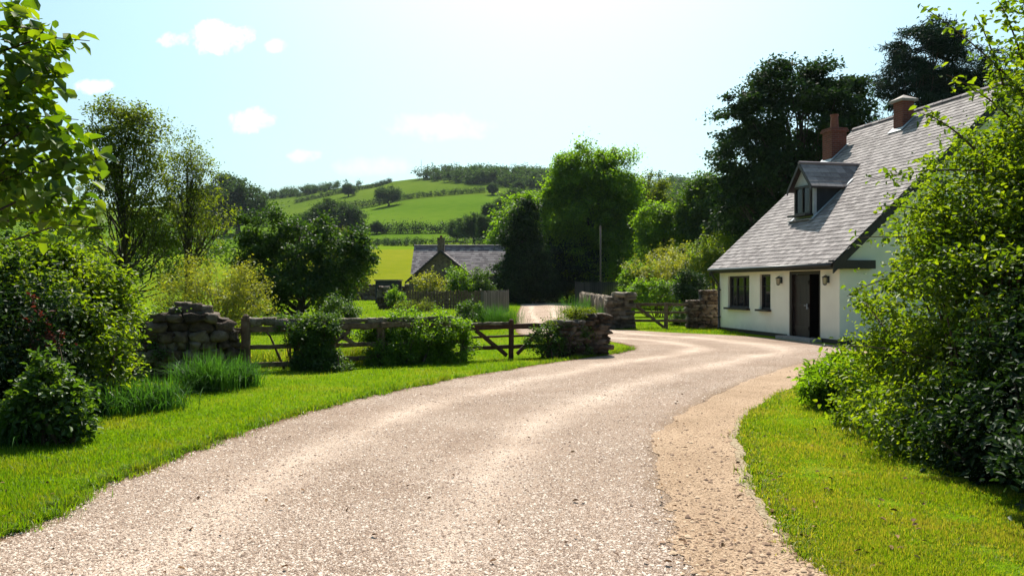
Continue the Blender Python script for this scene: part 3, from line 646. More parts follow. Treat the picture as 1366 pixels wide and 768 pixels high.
# dormer
dm = MB(); t_ = .12
dm.prism([(DX0, DY, DZ0), (DX1, DY, DZ0), (DX1, DY, DZE), ((DX0+DX1)/2, DY, DZA-.03), (DX0, DY, DZE)], (0, .1, 0))
dormer = dm.build('dormer', M['lead'], cot)
dormer.data.materials.clear(); dormer.data.materials.append(simple_noise_mat('dormer_render', (.3, .31, .33), (.42, .43, .45), 6, bstr=.3))
yE = (DZE-EZ)/((RZ-EZ)/(RY+.3))-.3
for xx in (DX0, DX1-.06): mb = MB(); mb.prism([(xx, DY+.102, slope_z(DY+.1)-.1), (xx, yE, DZE), (xx, DY+.102, DZE)], (.06, 0, 0)); mb.build('cheek', M['darkboard'], dormer)
yA = (DZA-EZ)/((RZ-EZ)/(RY+.3))-.3; xm = (DX0+DX1)/2; ov = .16
for sgn in (-1, 1):
    xe = xm+sgn*((DX1-DX0)/2+ov); ze = DZE-ov*(DZA-DZE)/((DX1-DX0)/2)
    mb = MB(); rows = 5
    for r_ in range(rows):
        s0, s1 = r_/rows, (r_+1.25)/rows; s1 = min(s1, 1)
        xa, za = xe+(xm-xe)*s0, ze+(DZA-ze)*s0; xb, zb = xe+(xm-xe)*s1, ze+(DZA-ze)*s1
        y = DY-.18; yend = (max(za, zb)-EZ)/((RZ-EZ)/(RY+.3))-.3+.06
        while y < yend:
            yb = min(y+.3*random.uniform(.9, 1.1), yend)
            l = .03+random.uniform(0, .006)
            mb.add([(xa, y+.003, za+l), (xa, yb-.003, za+l), (xb, yb-.003, zb+.012), (xb, y+.003, zb+.012), (xa, y+.003, za+l-.014), (xa, yb-.003, za+l-.014), (xb, yb-.003, zb-.002), (xb, y+.003, zb-.002)],
                   [(0, 1, 2, 3), (7, 6, 5, 4), (0, 4, 5, 1), (1, 5, 6, 2), (2, 6, 7, 3), (3, 7, 4, 0)]); y = yb
    mb.build('roof_tiles', M['slate'], dormer)
    mb = MB(); yend_e = (ze-EZ)/((RZ-EZ)/(RY+.3))-.3
    mb.add([(xe, DY-.18, ze), (xm, DY-.18, DZA), (xm, yA, DZA), (xe, yend_e, ze), (xe, DY-.18, ze-.05), (xm, DY-.18, DZA-.05), (xm, yA, DZA-.05), (xe, yend_e, ze-.05)],
           [(0, 1, 2, 3), (7, 6, 5, 4), (0, 4, 5, 1), (1, 5, 6, 2), (2, 6, 7, 3), (3, 7, 4, 0)])
    mb.prism([(xe, DY-.2, ze+.015), (xm+sgn*.002, DY-.2, DZA+.03), (xm+sgn*.002, DY-.2, DZA-.12), (xe, DY-.2, ze-.14)], (0, .035, 0))
    mb.build('bargeboard', M['darkpaint'], dormer)
mb = MB(); mb.tube([(xm, DY-.2, DZA+.03), (xm, yA+.05, DZA+.03)], .06, 8); mb.build('ridge_tiles', M['farmslate'], dormer)
window(dormer, DX0+.1, DX1-.1, DZ0+.14, DZE-.08, DY-.03, 2, True, .07)
mb = MB()
sl = Vector((0, RY+.3, RZ-EZ)).normalized(); up_ = Vector((0, -sl.z, sl.y))
for xx in (DX0-.05, DX1+.05): mb.bar(Vector((xx, DY-.15, slope_z(DY-.15)))+up_*.045, Vector((xx, yE+.1, slope_z(yE+.1)))+up_*.045, .12, .02)
mb.bar(Vector((DX0-.12, DY-.09, slope_z(DY-.09)))+up_*.045, Vector((DX1+.12, DY-.09, slope_z(DY-.09)))+up_*.045, .02, .2, up=(0, 1, 0))
mb.build('flashing', M['lead'], dormer)
# chimneys
def chimney(x, y, w, d, ztop, pot, pyramid):
    zb = slope_z(min(y, 2*RY-y))-w*.9; mb = MB(); mb.box((x, y, (zb+ztop)/2), (w, d, ztop-zb))
    if not pyramid:
        mb.box((x, y, ztop+.04), (w+.12, d+.12, .08)); mb.box((x, y, ztop+.115), (w+.05, d+.05, .07))
    c = mb.build('chimney', M['brick'], roof)
    if pyramid:
        mb = MB(); k = (w/2+.1, d/2+.1); z = ztop
        mb.add([(x-k[0], y-k[1], z), (x+k[0], y-k[1], z), (x+k[0], y+k[1], z), (x-k[0], y+k[1], z), (x-k[0], y-k[1], z+.07), (x+k[0], y-k[1], z+.07), (x+k[0], y+k[1], z+.07), (x-k[0], y+k[1], z+.07), (x, y, z+.26)],
               [(3, 2, 1, 0), (0, 1, 5, 4), (1, 2, 6, 5), (2, 3, 7, 6), (3, 0, 4, 7), (4, 5, 8), (5, 6, 8), (6, 7, 8), (7, 4, 8)])
        mb.build('cap', M['cap'], c)
    if pot:
        mb = MB(); mb.lathe((x, y, ztop+.15), [(.17, 0), (.15, .08), (.13, .45), (.155, .48), (.155, .54), (.11, .54)], 14); mb.build('chimney_pot', M['clay'], c, False)
    mb = MB(); s = .03
    ya, yb = y-d/2-.12, y+d/2+.05
    mb.bar(Vector((x, ya, slope_z(ya)))+up_*.05, Vector((x, ya+.14, slope_z(ya+.14)))+up_*.06, w+.24, .02)
    for sg in (-1, 1): mb.bar(Vector((x+sg*(w/2+.06), ya, slope_z(ya)))+up_*.05, Vector((x+sg*(w/2+.06), yb, slope_z(yb)))+up_*.05, .13, .02)
    mb.build('flashing', M['lead'], c)
chimney(.40, 4.5, .60, .62, 7.45, True, False)
chimney(3.42, 5.12, .46, .44, 7.95, False, True)

# ------------------------------------------------------------------ farmhouse
fh = empty('farmhouse', (gx(588, 72), 72, 0)); tag(fh, 'low brown stone farmhouse with purple slate roof and gabled wing', 'farmhouse')
mb = MB(); gw = 2.55
mb.prism([(-gw-.35, 0, 0), (gw, 0, 0), (gw, 0, 2.75), (0, 0, 4.75), (-gw-.35, 0, 2.2)], (0, 4.4, 0))
ML, MR = gx(552, 77)-gx(588, 72), gx(672, 76)-gx(588, 72)
mb.prism([(ML, 4, 0), (ML, 9, 0), (ML, 9, 3.0), (ML, 6.5, 5.45), (ML, 4, 3.0)], (MR-ML, 0, 0))
mb.build('wall', M['farmwall'], fh)
for side in (-1, 1):
    o_ = tiles_on_slope(fh, ML-.15, MR+.15, (6.5+side*(-2.85), 2.78), (6.5, 5.6), .27, .38, M['farmslate'])
mb = MB(); mb.tube([(ML-.15, 6.5, 5.62), (MR+.15, 6.5, 5.62)], .11, 8); mb.build('ridge_tiles', M['farmslate'], fh)
for side in (-1, 1):
    xe, ze = (gw+.3, 2.6) if side > 0 else (-gw-.7, 1.98)
    L = math.hypot(xe, 4.85-ze); rows = int(L/.27)+1; mb = MB()
    for r_ in range(rows):
        s0, s1 = r_*.27/L, min((r_*.27+.34)/L, 1); y = -.25
        xa, za, xb, zb = xe*(1-s0), ze+(4.9-ze)*s0, xe*(1-s1), ze+(4.9-ze)*s1
        while y < 5.6:
            yb = y+.38*random.uniform(.9, 1.1); l = .04+random.uniform(0, .01)
            mb.add([(xa, y, za+l), (xa, yb-.006, za+l), (xb, yb-.006, zb+.012), (xb, y, zb+.012), (xa, y, za+l-.02), (xa, yb-.006, za+l-.02), (xb, yb-.006, zb-.004), (xb, y, zb-.004)],
                   [(0, 1, 2, 3), (7, 6, 5, 4), (0, 4, 5, 1), (1, 5, 6, 2), (2, 6, 7, 3), (3, 7, 4, 0)]); y = yb
    mb.build('roof_tiles', M['farmslate'], fh)
    mb = MB(); mb.prism([(xe, -.3, ze+.02), (side*.002, -.3, 4.9), (side*.002, -.3, 4.66), (xe, -.3, ze-.2)], (0, .05, 0)); mb.build('bargeboard', M['darkpaint'], fh)
mb = MB(); mb.box((-.02, .55, 5.05), (.62, .62, 2.0)); mb.box((-.02, .55, 5.98), (.74, .74, .1)); ch = mb.build('chimney', M['farmwall'], fh)
mb = MB(); mb.lathe((-.02, .55, 6.03), [(.13, 0), (.11, .22), (.13, .24)], 10); mb.build('chimney_pot', M['clay'], ch)
def fwin(x0, x1, z0, z1, y):
    fr = MB(); t = .09
    for bx in ((x0, z0, x0+t, z1), (x1-t, z0, x1, z1), (x0+t, z1-t, x1-t, z1), (x0+t, z0, x1-t, z0+t), ((x0+x1)/2-.04, z0+t, (x0+x1)/2+.04, z1-t)):
        fr.box(((bx[0]+bx[2])/2, y, (bx[1]+bx[3])/2), (bx[2]-bx[0], .09, bx[3]-bx[1]))
    w = fr.build('window', M['greywood'], fh); g = MB(); g.box(((x0+x1)/2, y+.02, (z0+z1)/2), (x1-x0-2*t, .02, z1-z0-2*t)); g.build('pane', M['glass'], w)
fwin(gx(655, 76)-gx(588, 72), gx(668, 76)-gx(588, 72), 1.2, 2.3, 3.96)
fwin(-.5, .5, 1.2, 2.2, -.04)
mb = MB(); mb.box((-5.0, 1.6, 1.05), (2.0, 3, 2.1)); lt = mb.build('lean_to', M['darkboard'], fh)
mb = MB(); mb.box((-5.0, 1.6, 2.16), (2.2, 3.3, .1)); mb.build('lean_to_roof', M['farmslate'], lt)

# ------------------------------------------------------------------ fences, gates
def post(mb, x, y, h, w, cap=True):
    mb.bar((x, y, -.1), (x, y, h), w, w, 4, .006, up=(0, 1, 0))
    if cap: mb.lathe((x, y, h-.005), [(w*.46, 0), (w*.40, w*.3), (w*.18, w*.52)], 8)
def part(mb, name, mat, parent, label=None):
    o = mb.build(name, M[mat], parent)
    if label: o['label'] = label
    return o
# rustic fence between the dark wall and the first ivy clump
def W(px, Y, dz=0): return Vector((gx(px, Y), Y, dz))
def coping(parent, pts, z, s, n, mat='mossstone', seed=1, name='coping'):
    r_ = np.random.default_rng(seed); Vs = []
    pts = np.array(pts, float); seg = np.linalg.norm(np.diff(pts, axis=0), axis=1); cum = np.r_[0, np.cumsum(seg)]
    for k in range(n):
        q = np.clip((k+.5)/n+r_.uniform(-.2, .2)/n, 0, 1)*cum[-1]; c = np.array([np.interp(q, cum, pts[:, 0]), np.interp(q, cum, pts[:, 1])])
        d = pts[-1]-pts[0]; d = d/np.linalg.norm(d); l = cum[-1]/n*.72*r_.uniform(.8, 1.3)
        T = LV*(1+r_.uniform(-.22, .22, LV.shape))*np.array([l, s*1.1, s*r_.uniform(.6, 1.05)]); a = r_.normal()*.1
        T = np.stack([T[:, 0]*math.cos(a)-T[:, 2]*math.sin(a), T[:, 1], T[:, 0]*math.sin(a)+T[:, 2]*math.cos(a)], -1)
        Vs.append(np.stack([c[0]+T[:, 0]*d[0]-T[:, 1]*d[1], c[1]+T[:, 0]*d[1]+T[:, 1]*d[0], (z(q/cum[-1]) if callable(z) else z)+T[:, 2]], -1))
    V_ = np.concatenate(Vs); return np_mesh(name, V_, (LF[None]+(np.arange(n)*len(LV))[:, None, None]).reshape(-1, 4), M[mat], parent)
a0_ = np.array(hp(165, 14.6))
for k_, (pa, pb, z0_, s_, n_) in enumerate((((180, 14.5), (300, 14.8), .98, .11, 8), ((225, 14.4), (280, 14.7), 1.16, .10, 4), ((240, 14.5), (268, 14.6), 1.28, .075, 2))):
    coping(tw, [np.array(hp(*pa))-a0_, np.array(hp(*pb))-a0_], lambda q, z0_=z0_: z0_+.05*math.sin(q*17), s_, n_, 'stone', 30+k_, 'cap_stones')
fe = empty('rail_fence', (0, 0, 0)); tag(fe, 'old timber rail fence topped with rough mossy coping between dark wall and ivy', 'fence')
mb = MB(); p = hp(328, 15.2); post(mb, p[0], p[1], 1.03, .15); part(mb, 'post', 'wood', fe)
mb = MB(); p = hp(420, 15.6); post(mb, p[0], p[1], .95, .14, False); part(mb, 'post', 'wood', fe)
for (a, b) in (((298, 15.0), (328, 15.22)), ((328, 15.22), (420, 15.62))):
    for z, hh in ((.80, .11), (.47, .09), (.13, .09)):
        mb = MB(); mb.bar(W(*a, z+random.uniform(-.02, .02)), W(*b, z+random.uniform(-.02, .02)), .06, hh, 6, .008); part(mb, 'rail', 'wood', fe)
coping(fe, [hp(332, 15.3), hp(432, 15.75)], lambda q: .93+.03*math.sin(q*9), .085, 9)
fe2 = empty('log_fence', (0, 0, 0)); tag(fe2, 'knotty timber fence with thick log rail running into the clipped ivy hedge', 'fence')
for px, Y, h, w in ((508, 16.5, .78, .17), (443, 15.9, .78, .13), (618, 17.3, .78, .14)):
    mb = MB(); p = hp(px, Y); post(mb, p[0], p[1], h, w, False); part(mb, 'post', 'wood', fe2)
mb = MB(); mb.bar(W(440, 15.9, .80), W(508, 16.45, .83), .13, .14, 9, .018); part(mb, 'top_rail', 'wood', fe2)
mb = MB(); mb.bar(W(508, 16.4, .83), W(620, 17.3, .8), .13, .13, 9, .018); part(mb, 'top_rail', 'wood', fe2)
for z in (.44, .16):
    mb = MB(); mb.bar(W(440, 15.95, z), W(508, 16.5, z), .06, .09, 6, .01); part(mb, 'rail', 'wood', fe2)
    mb = MB(); mb.bar(W(508, 16.5, z), W(622, 17.35, z), .06, .09, 6, .01); part(mb, 'rail', 'wood', fe2)
mb = MB(); mb.bar(W(442, 15.85, .45), W(466, 16.0, .72), .07, .08, 4, .01); part(mb, 'brace', 'wood', fe2)
mb = MB(); mb.bar(W(458, 15.88, .6), W(476, 16.0, .45), .07, .08, 4, .01); part(mb, 'brace', 'wood', fe2)
coping(fe2, [hp(448, 16.0), hp(520, 16.6), hp(600, 17.2)], .93, .06, 12, seed=4)
gt = empty('field_gate', (0, 0, 0)); tag(gt, 'reddish timber gate with crossed braces and round topped post by the ivied wall end', 'gate')
mb = MB(); p = hp(682, 17.9); post(mb, p[0], p[1], .84, .12); part(mb, 'post', 'redwood', gt)
mb = MB(); p = hp(620, 17.35); post(mb, p[0], p[1], .78, .12); part(mb, 'post', 'redwood', gt)
for a, b in (((622, 17.4), (682, 17.92)), ((682, 17.92), (745, 18.4))):
    for z, hh in ((.72, .12), (.5, .05), (.26, .09)):
        mb = MB(); mb.bar(W(*a, z), W(*b, z+.01), .05, hh, 6, .006); part(mb, 'rail', 'redwood', gt)
mb = MB(); mb.bar(W(635, 17.45, .66), W(676, 17.8, .08), .05, .09, 4, .006); part(mb, 'brace', 'redwood', gt)
mb = MB(); mb.bar(W(722, 18.1, .66), W(690, 17.85, .1), .05, .08, 4, .006); part(mb, 'brace', 'redwood', gt)
coping(gt, [hp(630, 17.45), hp(676, 17.85)], .80, .03, 6, 'palestone', 7, 'flat_stones')
stone_wall('wall_end', 'squat dark stone wall end draped in ivy at the drive bend', [hp(748, 18.5), hp(776, 18.7), hp(797, 18.95)], [.82, 1.02, .95], .75, .12, .24, M['stone'], seed=9, jag=.6)
# wall along the far drive, its pier, gate and stepped stone pillar
stone_wall('roadside_wall', 'pale upright stone wall lining the far side of the lane', [hp(812, 31.4), hp(800, 36), hp(787, 43), hp(776, 52)], [1.3, 1.32, 1.3, 1.25], .26, 1.2, .2, M['palestone'], seed=12, jag=.6)
stone_wall('stone_pier', 'stout square stone pier between lane wall and timber field gate', [hp(812, 30.6), hp(839, 30.6)], 1.32, .8, .16, .28, M['palestone'], seed=14, jag=.5, cat='pier')
g2 = empty('timber_gate', (0, 0, 0)); tag(g2, 'dark weathered timber field gate with diagonal brace between two stone piers', 'gate')
for px in (888.5,):
    mb = MB(); p = hp(px, 30.4); post(mb, p[0], p[1], 1.0, .14, False); part(mb, 'post', 'wood', g2)
for a, b in (((840, 30.6), (888, 30.45)), ((889, 30.45), (921, 30.4))):
    for z, hh in ((.92, .11), (.62, .08), (.3, .1)):
        mb = MB(); mb.bar(W(*a, z), W(*b, z), .06, hh, 5, .008); part(mb, 'rail', 'wood', g2)
mb = MB(); mb.bar(W(846, 30.5, .95), W(886, 30.35, .05), .06, .11, 4, .008); part(mb, 'brace', 'wood', g2)
stone_wall('gate_pillar', 'stepped brown stone pillar against the cottage corner', [hp(920, 30.6), hp(932.5, 30.6), hp(933.5, 30.6), hp(956, 30.6)], [1.05, 1.05, 1.52, 1.52], .5, .13, .26, M['stone'], seed=16, jag=.2, cat='pillar')
# far walls and garden fences
stone_wall('field_wall', 'long low dark stone wall edging the hay field below the farmhouse', [hp(430, 88), hp(480, 88), hp(545, 88)], 1.75, .6, .28, .5, M['stone'], seed=18, jag=.8)
bf = empty('board_fence', (0, 58, 0)); tag(bf, 'dark close board fence at the shaded end of the lane', 'fence')
mb = MB(); x0, x1 = gx(768, 58), gx(895, 58); x = x0
while x < x1: mb.box((x+.07, 0, .98+random.uniform(-.02, .02)), (.135, .03, 1.9)); x += .145
part(mb, 'slat_panel', 'darkboard', bf)
for k in range(5):
    mb = MB(); mb.box((x0+(x1-x0)*k/4, .07, .98), (.12, .1, 2.0)); part(mb, 'post', 'darkboard', bf)
def picket_fence(name, label, a, b, h, gap, w, mat, np_):
    o = empty(name, (a[0], a[1], 0)); tag(o, label, 'fence'); a2, b2 = Vector((0, 0, 0)), Vector((b[0]-a[0], b[1]-a[1], 0)); L = b2.length; d = b2.normalized(); ang = Matrix.Rotation(math.atan2(d.y, d.x), 3, 'Z')
    mb = MB(); n = int(L/gap)
    for k in range(n):
        c = d*(k+.5)*gap; hh = h*random.uniform(.93, 1.04); mb.box((c.x, c.y, hh/2+.02), (w, .025, hh), ang, .006)
    part(mb, 'picket_slats', mat, o)
    for k in range(np_+1):
        mb = MB(); c = d*L*k/np_; nn = Vector((-d.y, d.x, 0))*.07; mb.bar((c.x+nn.x, c.y+nn.y, -.1), (c.x+nn.x, c.y+nn.y, h*1.03), .12, .12, 3, .005, up=(0, 1, 0)); part(mb, 'post', mat, o)
    for z in (.3, .8):
        mb = MB(); nn = Vector((-d.y, d.x, 0))*.035; mb.bar(nn+Vector((0, 0, h*z)), b2+nn+Vector((0, 0, h*z)), .04, .08, 4, .004); part(mb, 'rail', mat, o)
    return o
picket_fence('picket_fence', 'weathered grey picket fence beside the lane with tall weeds at its foot', hp(645, 37), hp(679, 50), 1.36, .16, .1, 'greywood', 4)
picket_fence('garden_fence', 'long dark garden fence before the farmhouse shrubs', hp(517, 56), hp(676, 54), 1.28, .2, .16, 'wood', 6)
stone_wall('garden_pier', 'narrow dark stone pier ending the garden fence', [hp(507, 55.5), hp(517, 55.5)], 1.6, .5, .2, .3, M['stone'], seed=22, jag=.3, cat='pier')
pl = MB(); pl.tube([(0, 0, -.2), (.02, 0, 3), (0, .02, 6.3)], [.09, .075, .06], 8); pl = pl.build('pole', M['pole'], None, True); pl.location = (gx(801, 61), 61, 0)
tag(pl, 'thin wooden pole standing before the tall bright tree', 'pole')

# ------------------------------------------------------------------ ivy and hedges on the fences
def E(px, py, Y, rx, ry, rz): return (gx(px, Y), Y, gz(py, Y), rx, ry, rz)
def rel(ells, x, y): return [(e[0]-x, e[1]-y, *e[2:]) for e in ells]
def shrub_at(name, label, cat, px, Y, ells, mat, **k):
    x = gx(px, Y); return shrub(name, label, cat, x, Y, rel(ells, x, Y), M[mat], **k)
shrub_at('ivy', 'dark glossy ivy clump swallowing the rail fence', 'ivy', 412, 15.6, [E(415, 468, 15.5, .42, .35, .5), E(428, 440, 15.6, .38, .35, .26), E(400, 446, 15.45, .4, .28, .2), E(425, 490, 15.4, .35, .3, .25)], 'leaf_mid', n=190, rad=.13, per=95, leaf=.055)
shrub_at('ivy_bush', 'small pale green bush at the foot of the ivy clump', 'shrub', 440, 15.4, [E(438, 484, 15.35, .3, .28, .3), E(452, 494, 15.3, .25, .25, .18)], 'leaf_mid', n=60, rad=.11, per=80, leaf=.05)
shrub_at('ivy', 'trailing creeper on the coping beside the rail fence post', 'ivy', 415, 15.8, [E(380, 427, 15.7, .75, .18, .07), E(435, 425, 15.8, .3, .25, .12), E(400, 436, 15.6, .45, .15, .1)], 'leaf_mid', n=110, rad=.09, per=60, leaf=.04)
shrub_at('ivy', 'creeper spilling over the crest of the tumbledown dark wall', 'ivy', 215, 14.5, [E(205, 430, 14.5, .3, .3, .18), E(250, 417, 14.6, .28, .25, .07), E(205, 470, 14.2, .25, .15, .3)], 'leaf_mid', n=70, rad=.09, per=50, leaf=.045)
shrub_at('hedge', 'broad clipped ivy hedge grown over the log fence', 'hedge', 560, 16.9, [E(520, 462, 16.6, .55, .35, .5), E(505, 478, 16.3, .4, .3, .3), E(545, 455, 16.9, .9, .45, .6), E(595, 458, 17.1, .55, .45, .62), E(510, 445, 16.8, .5, .35, .3), E(570, 444, 17.1, .75, .55, .36)], 'leaf_lush', n=420, rad=.15, per=120, leaf=.05, flat=.9)
shrub_at('ivy', 'ivy tangle on the gate and wall end', 'ivy', 735, 18.2, [E(730, 452, 18.1, .5, .2, .36), E(712, 460, 18.0, .25, .2, .25), E(755, 441, 18.35, .45, .3, .22), E(765, 455, 18.3, .5, .14, .38), E(740, 460, 18.15, .4, .15, .3)], 'leaf_mid', n=120, rad=.12, per=60, leaf=.05)
shrub_at('ivy', 'yellowish ivy cap sitting over the wall end', 'ivy', 775, 18.7, [E(775, 419, 18.75, .42, .4, .12), E(745, 432, 18.5, .4, .3, .1), E(788, 440, 18.6, .2, .2, .3)], 'leaf_olive', n=85, rad=.1, per=60, leaf=.045)

# ------------------------------------------------------------------ shrubs
shrub_at('shrub', 'big leafy bush with fresh yellow green tops beside the dark stone wall', 'shrub', 100, 10.6,
         [E(70, 445, 10.6, 1.05, 1.0, 1.0), E(115, 430, 11.2, .6, .7, .75), E(50, 420, 10.9, .9, .8, .8), E(20, 400, 11.0, .8, .8, .7), E(120, 500, 10.6, .45, .5, .5), E(80, 352, 11, .3, .3, .3), E(130, 385, 11.2, .35, .3, .35)],
         'leaf_bright', n=330, rad=.28, per=120, leaf=.075, tmpl=LEAF_F, inner=.55, nl=40, height=2)
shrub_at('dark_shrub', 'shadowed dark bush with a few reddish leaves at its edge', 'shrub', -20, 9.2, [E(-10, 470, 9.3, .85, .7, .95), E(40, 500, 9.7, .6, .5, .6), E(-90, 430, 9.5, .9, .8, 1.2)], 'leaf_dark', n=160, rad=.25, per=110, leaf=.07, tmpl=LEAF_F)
shrub_at('red_shrub', 'wisps of dark red foliage by the shadowed bush', 'shrub', 50, 9.0, [E(50, 445, 9.0, .22, .15, .28), E(75, 465, 9.1, .12, .1, .1)], 'leaf_red', n=14, rad=.12, per=7, leaf=.05, tmpl=LEAF_F, nl=5, stem_r=.012)
shrub_at('low_shrub', 'low pale leaved shrub sprawling on the grass edge', 'shrub', 70, 8.4, [E(70, 530, 8.4, .36, .3, .33), E(50, 560, 8.3, .34, .26, .2), E(95, 562, 8.3, .22, .2, .16)], 'leaf_mid', n=100, rad=.13, per=55, leaf=.075, tmpl=LEAF_F, outw=1.1)
shrub_at('yellow_shrub', 'airy yellow green willow like shrub behind the dark wall', 'shrub', 290, 19, [E(285, 410, 19, 1.0, .9, .75), E(335, 400, 19, .5, .5, .5), E(235, 405, 19, .6, .6, .65), E(260, 372, 19.3, .45, .4, .45), E(320, 370, 19.3, .4, .4, .35)], 'leaf_yellow', n=260, rad=.26, per=75, leaf=.07, aspect=.35, up=.5, inner=.35, nl=90, stem_r=.018)
shrub_at('shrub', 'small bright shrub under the tall dark shrub by the lawn', 'shrub', 455, 25, [E(452, 412, 25, .45, .4, .35), E(470, 420, 25, .3, .3, .2)], 'leaf_mid', n=60, rad=.16, per=70, leaf=.07)
for (nm, lb, px, py, Y, rx, rz, mt) in (('garden_shrub', 'round yellow green shrub before the farmhouse gable', 575, 388, 61, 1.45, 1.45, 'leaf_yellow'),
                                       ('garden_shrub', 'rounded mid green shrub between yellow and dark garden shrubs', 612, 380, 63, 1.0, 1.35, 'leaf_lush'),
                                       ('garden_shrub', 'rounded dark shrub by the farmhouse window', 640, 380, 64, .85, 1.35, 'leaf_mid')):
    shrub_at(nm, lb, 'shrub', px, Y, [E(px, py, Y, rx, rx, rz), E(px-8, py+12, Y-.2, rx*.8, rx*.8, .9), E(px+8, py+12, Y-.2, rx*.8, rx*.8, .9)], mt, n=150, rad=.4, per=60, leaf=.16, group='shrubs in the farmhouse garden')
shrub_at('low_shrub', 'bushy green plant by the garden pier', 'shrub', 528, 54, [E(528, 399, 54, .7, .5, .6)], 'leaf_lush', n=50, rad=.25, per=60, leaf=.12)
shrub_at('low_shrub', 'low silvery green mound beside the garden pier', 'shrub', 550, 50, [E(545, 410, 50, 1.0, .6, .4), E(565, 410, 50, .7, .5, .35)], 'leaf_olive', n=70, rad=.25, per=60, leaf=.11, aspect=.3)
shrub_at('shrub', 'leafy shrub leaning on the picket fence', 'shrub', 627, 35, [E(627, 417, 35, .6, .5, .5), E(620, 425, 34.6, .5, .4, .3)], 'leaf_mid', n=90, rad=.2, per=70, leaf=.09)
for px, Y, hh, lb in ((880, 32, 1.1, 'small leafy bush glimpsed through the timber field gate'),):
    shrub_at('shrub', lb, 'shrub', 905, 32.5, [E(907, 428, 32.5, .45, .4, .45)], 'leaf_mid', n=40, rad=.16, per=60, leaf=.09)
shrub_at('low_shrub', 'spiky bright green bush on the lawn edge beside the large overhanging bush', 'shrub', 1105, 10.6, [E(1105, 520, 10.6, .30, .3, .36), E(1120, 515, 11, .42, .35, .4)], 'leaf_lush', n=130, rad=.14, per=60, leaf=.1, aspect=.25, outw=1.3, tmpl=LEAF_F)
shrub_at('shrub', 'dark rounded bush behind the stepped pillar', 'shrub', 925, 37, [E(920, 385, 37, .8, .7, .75)], 'leaf_dark', n=90, rad=.3, per=80, leaf=.12)
shrub_at('hedge', 'leafy green hedge behind the timber field gate', 'hedge', 880, 42, [E(860, 395, 42, 1.3, .7, .8), E(900, 390, 42, 1.0, .7, .9)], 'leaf_lush', n=110, rad=.3, per=70, leaf=.13)
# tall bush that overhangs the path
def Eb(px, py, Y, rx, ry, rz): return E(px, py, Y, rx, ry, rz)
bigE = [Eb(1313, 430, 8.3, 1.03, 1.3, 1.2), Eb(1245, 430, 8.9, .6, .8, .8), Eb(1358, 295, 8.2, .9, 1.1, 1.0), Eb(1400, 215, 8.0, .75, 1.0, .8), Eb(1180, 520, 8.9, .5, .6, .6), Eb(1290, 560, 7.6, .8, .8, .75),
        Eb(1400, 420, 7.6, 1.2, 1.2, 1.6), Eb(1255, 330, 8.9, .4, .5, .45), Eb(1415, 95, 8.0, .5, .7, .45), Eb(1440, 20, 7.8, .45, .7, .4), Eb(1470, 220, 7.6, .9, .9, 1.1), Eb(1235, 590, 7.9, .4, .5, .35)]
shrub_at('added_dark_shrub', 'added dark leaved shrub mass standing in for shade under the tall overhanging bush', 'shrub', 1370, 6.6, [Eb(1390, 560, 6.5, .6, .6, .85), Eb(1320, 580, 7.0, .55, .5, .6), Eb(1480, 500, 6.4, .8, .8, 1.4), Eb(1440, 610, 5.9, .5, .5, .7), Eb(1480, 620, 5.4, .6, .55, .75)], 'leaf_dark', n=300, rad=.2, per=110, leaf=.06, tmpl=LEAF_F, nl=40)  # added shrub: its dark leaves and shadow darken the foot of the bush
bx = gx(1330, 8.3)
shrub('overhanging_bush', 'very tall bright leafy bush spreading over the grass beside the path', 'shrub', bx, 8.3, rel(bigE, bx, 8.3), M['leaf_bright'], n=800, rad=.25, per=105, leaf=.062, tmpl=LEAF_F, nl=120, stem_r=.028, inner=.45)
# arching sprays at its top
sp_o = [o for o in bpy.data.objects if o.name == 'overhanging_bush'][0]
for (a, b, n_) in (((1370, 130, 8), (1228, 8, 7.9), 60), ((1360, 170, 8), (1262, 100, 7.8), 60), ((1330, 230, 8.2), (1160, 240, 8.6), 70), ((1290, 330, 8.3), (1140, 318, 8.7), 60), ((1290, 300, 8.3), (1170, 275, 8.4), 50),
                   ((1340, 120, 8), (1300, 20, 7.9), 60), ((1366, 90, 8), (1330, 0, 7.9), 60), ((1250, 480, 8.2), (1095, 462, 8.9), 60), ((1240, 360, 8.3), (1130, 395, 8.7), 60), ((1300, 200, 8.1), (1225, 150, 8.2), 50)):
    A = np.array([gx(a[0], a[2]), a[2], gz(a[1], a[2])]); B = np.array([gx(b[0], b[2]), b[2], gz(b[1], b[2])]); md = (A+B)/2+np.array([0, 0, .12])
    s = np.linspace(0, 1, 8)[:, None]; cu = (1-s)**2*A+2*s*(1-s)*md+s*s*B; cu -= np.array([bx, 8.3, 0])
    mbs = MB(); mbs.tube(list(cu), list(np.linspace(.012, .003, 8)), 5); spr = mbs.build('spray', M['twig'], sp_o, True)
    u_ = rng.uniform(.1, 1, n_)[:, None]; Ps = (1-u_)**2*A+2*u_*(1-u_)*md+u_*u_*B-np.array([bx, 8.3, 0])+rng.normal(size=(n_, 3))*.05
    leaves('spray_leaves', Ps, .075, M['leaf_bright'], spr, rng.normal(size=Ps.shape), .8, .8, .3, .6, LEAF_F)
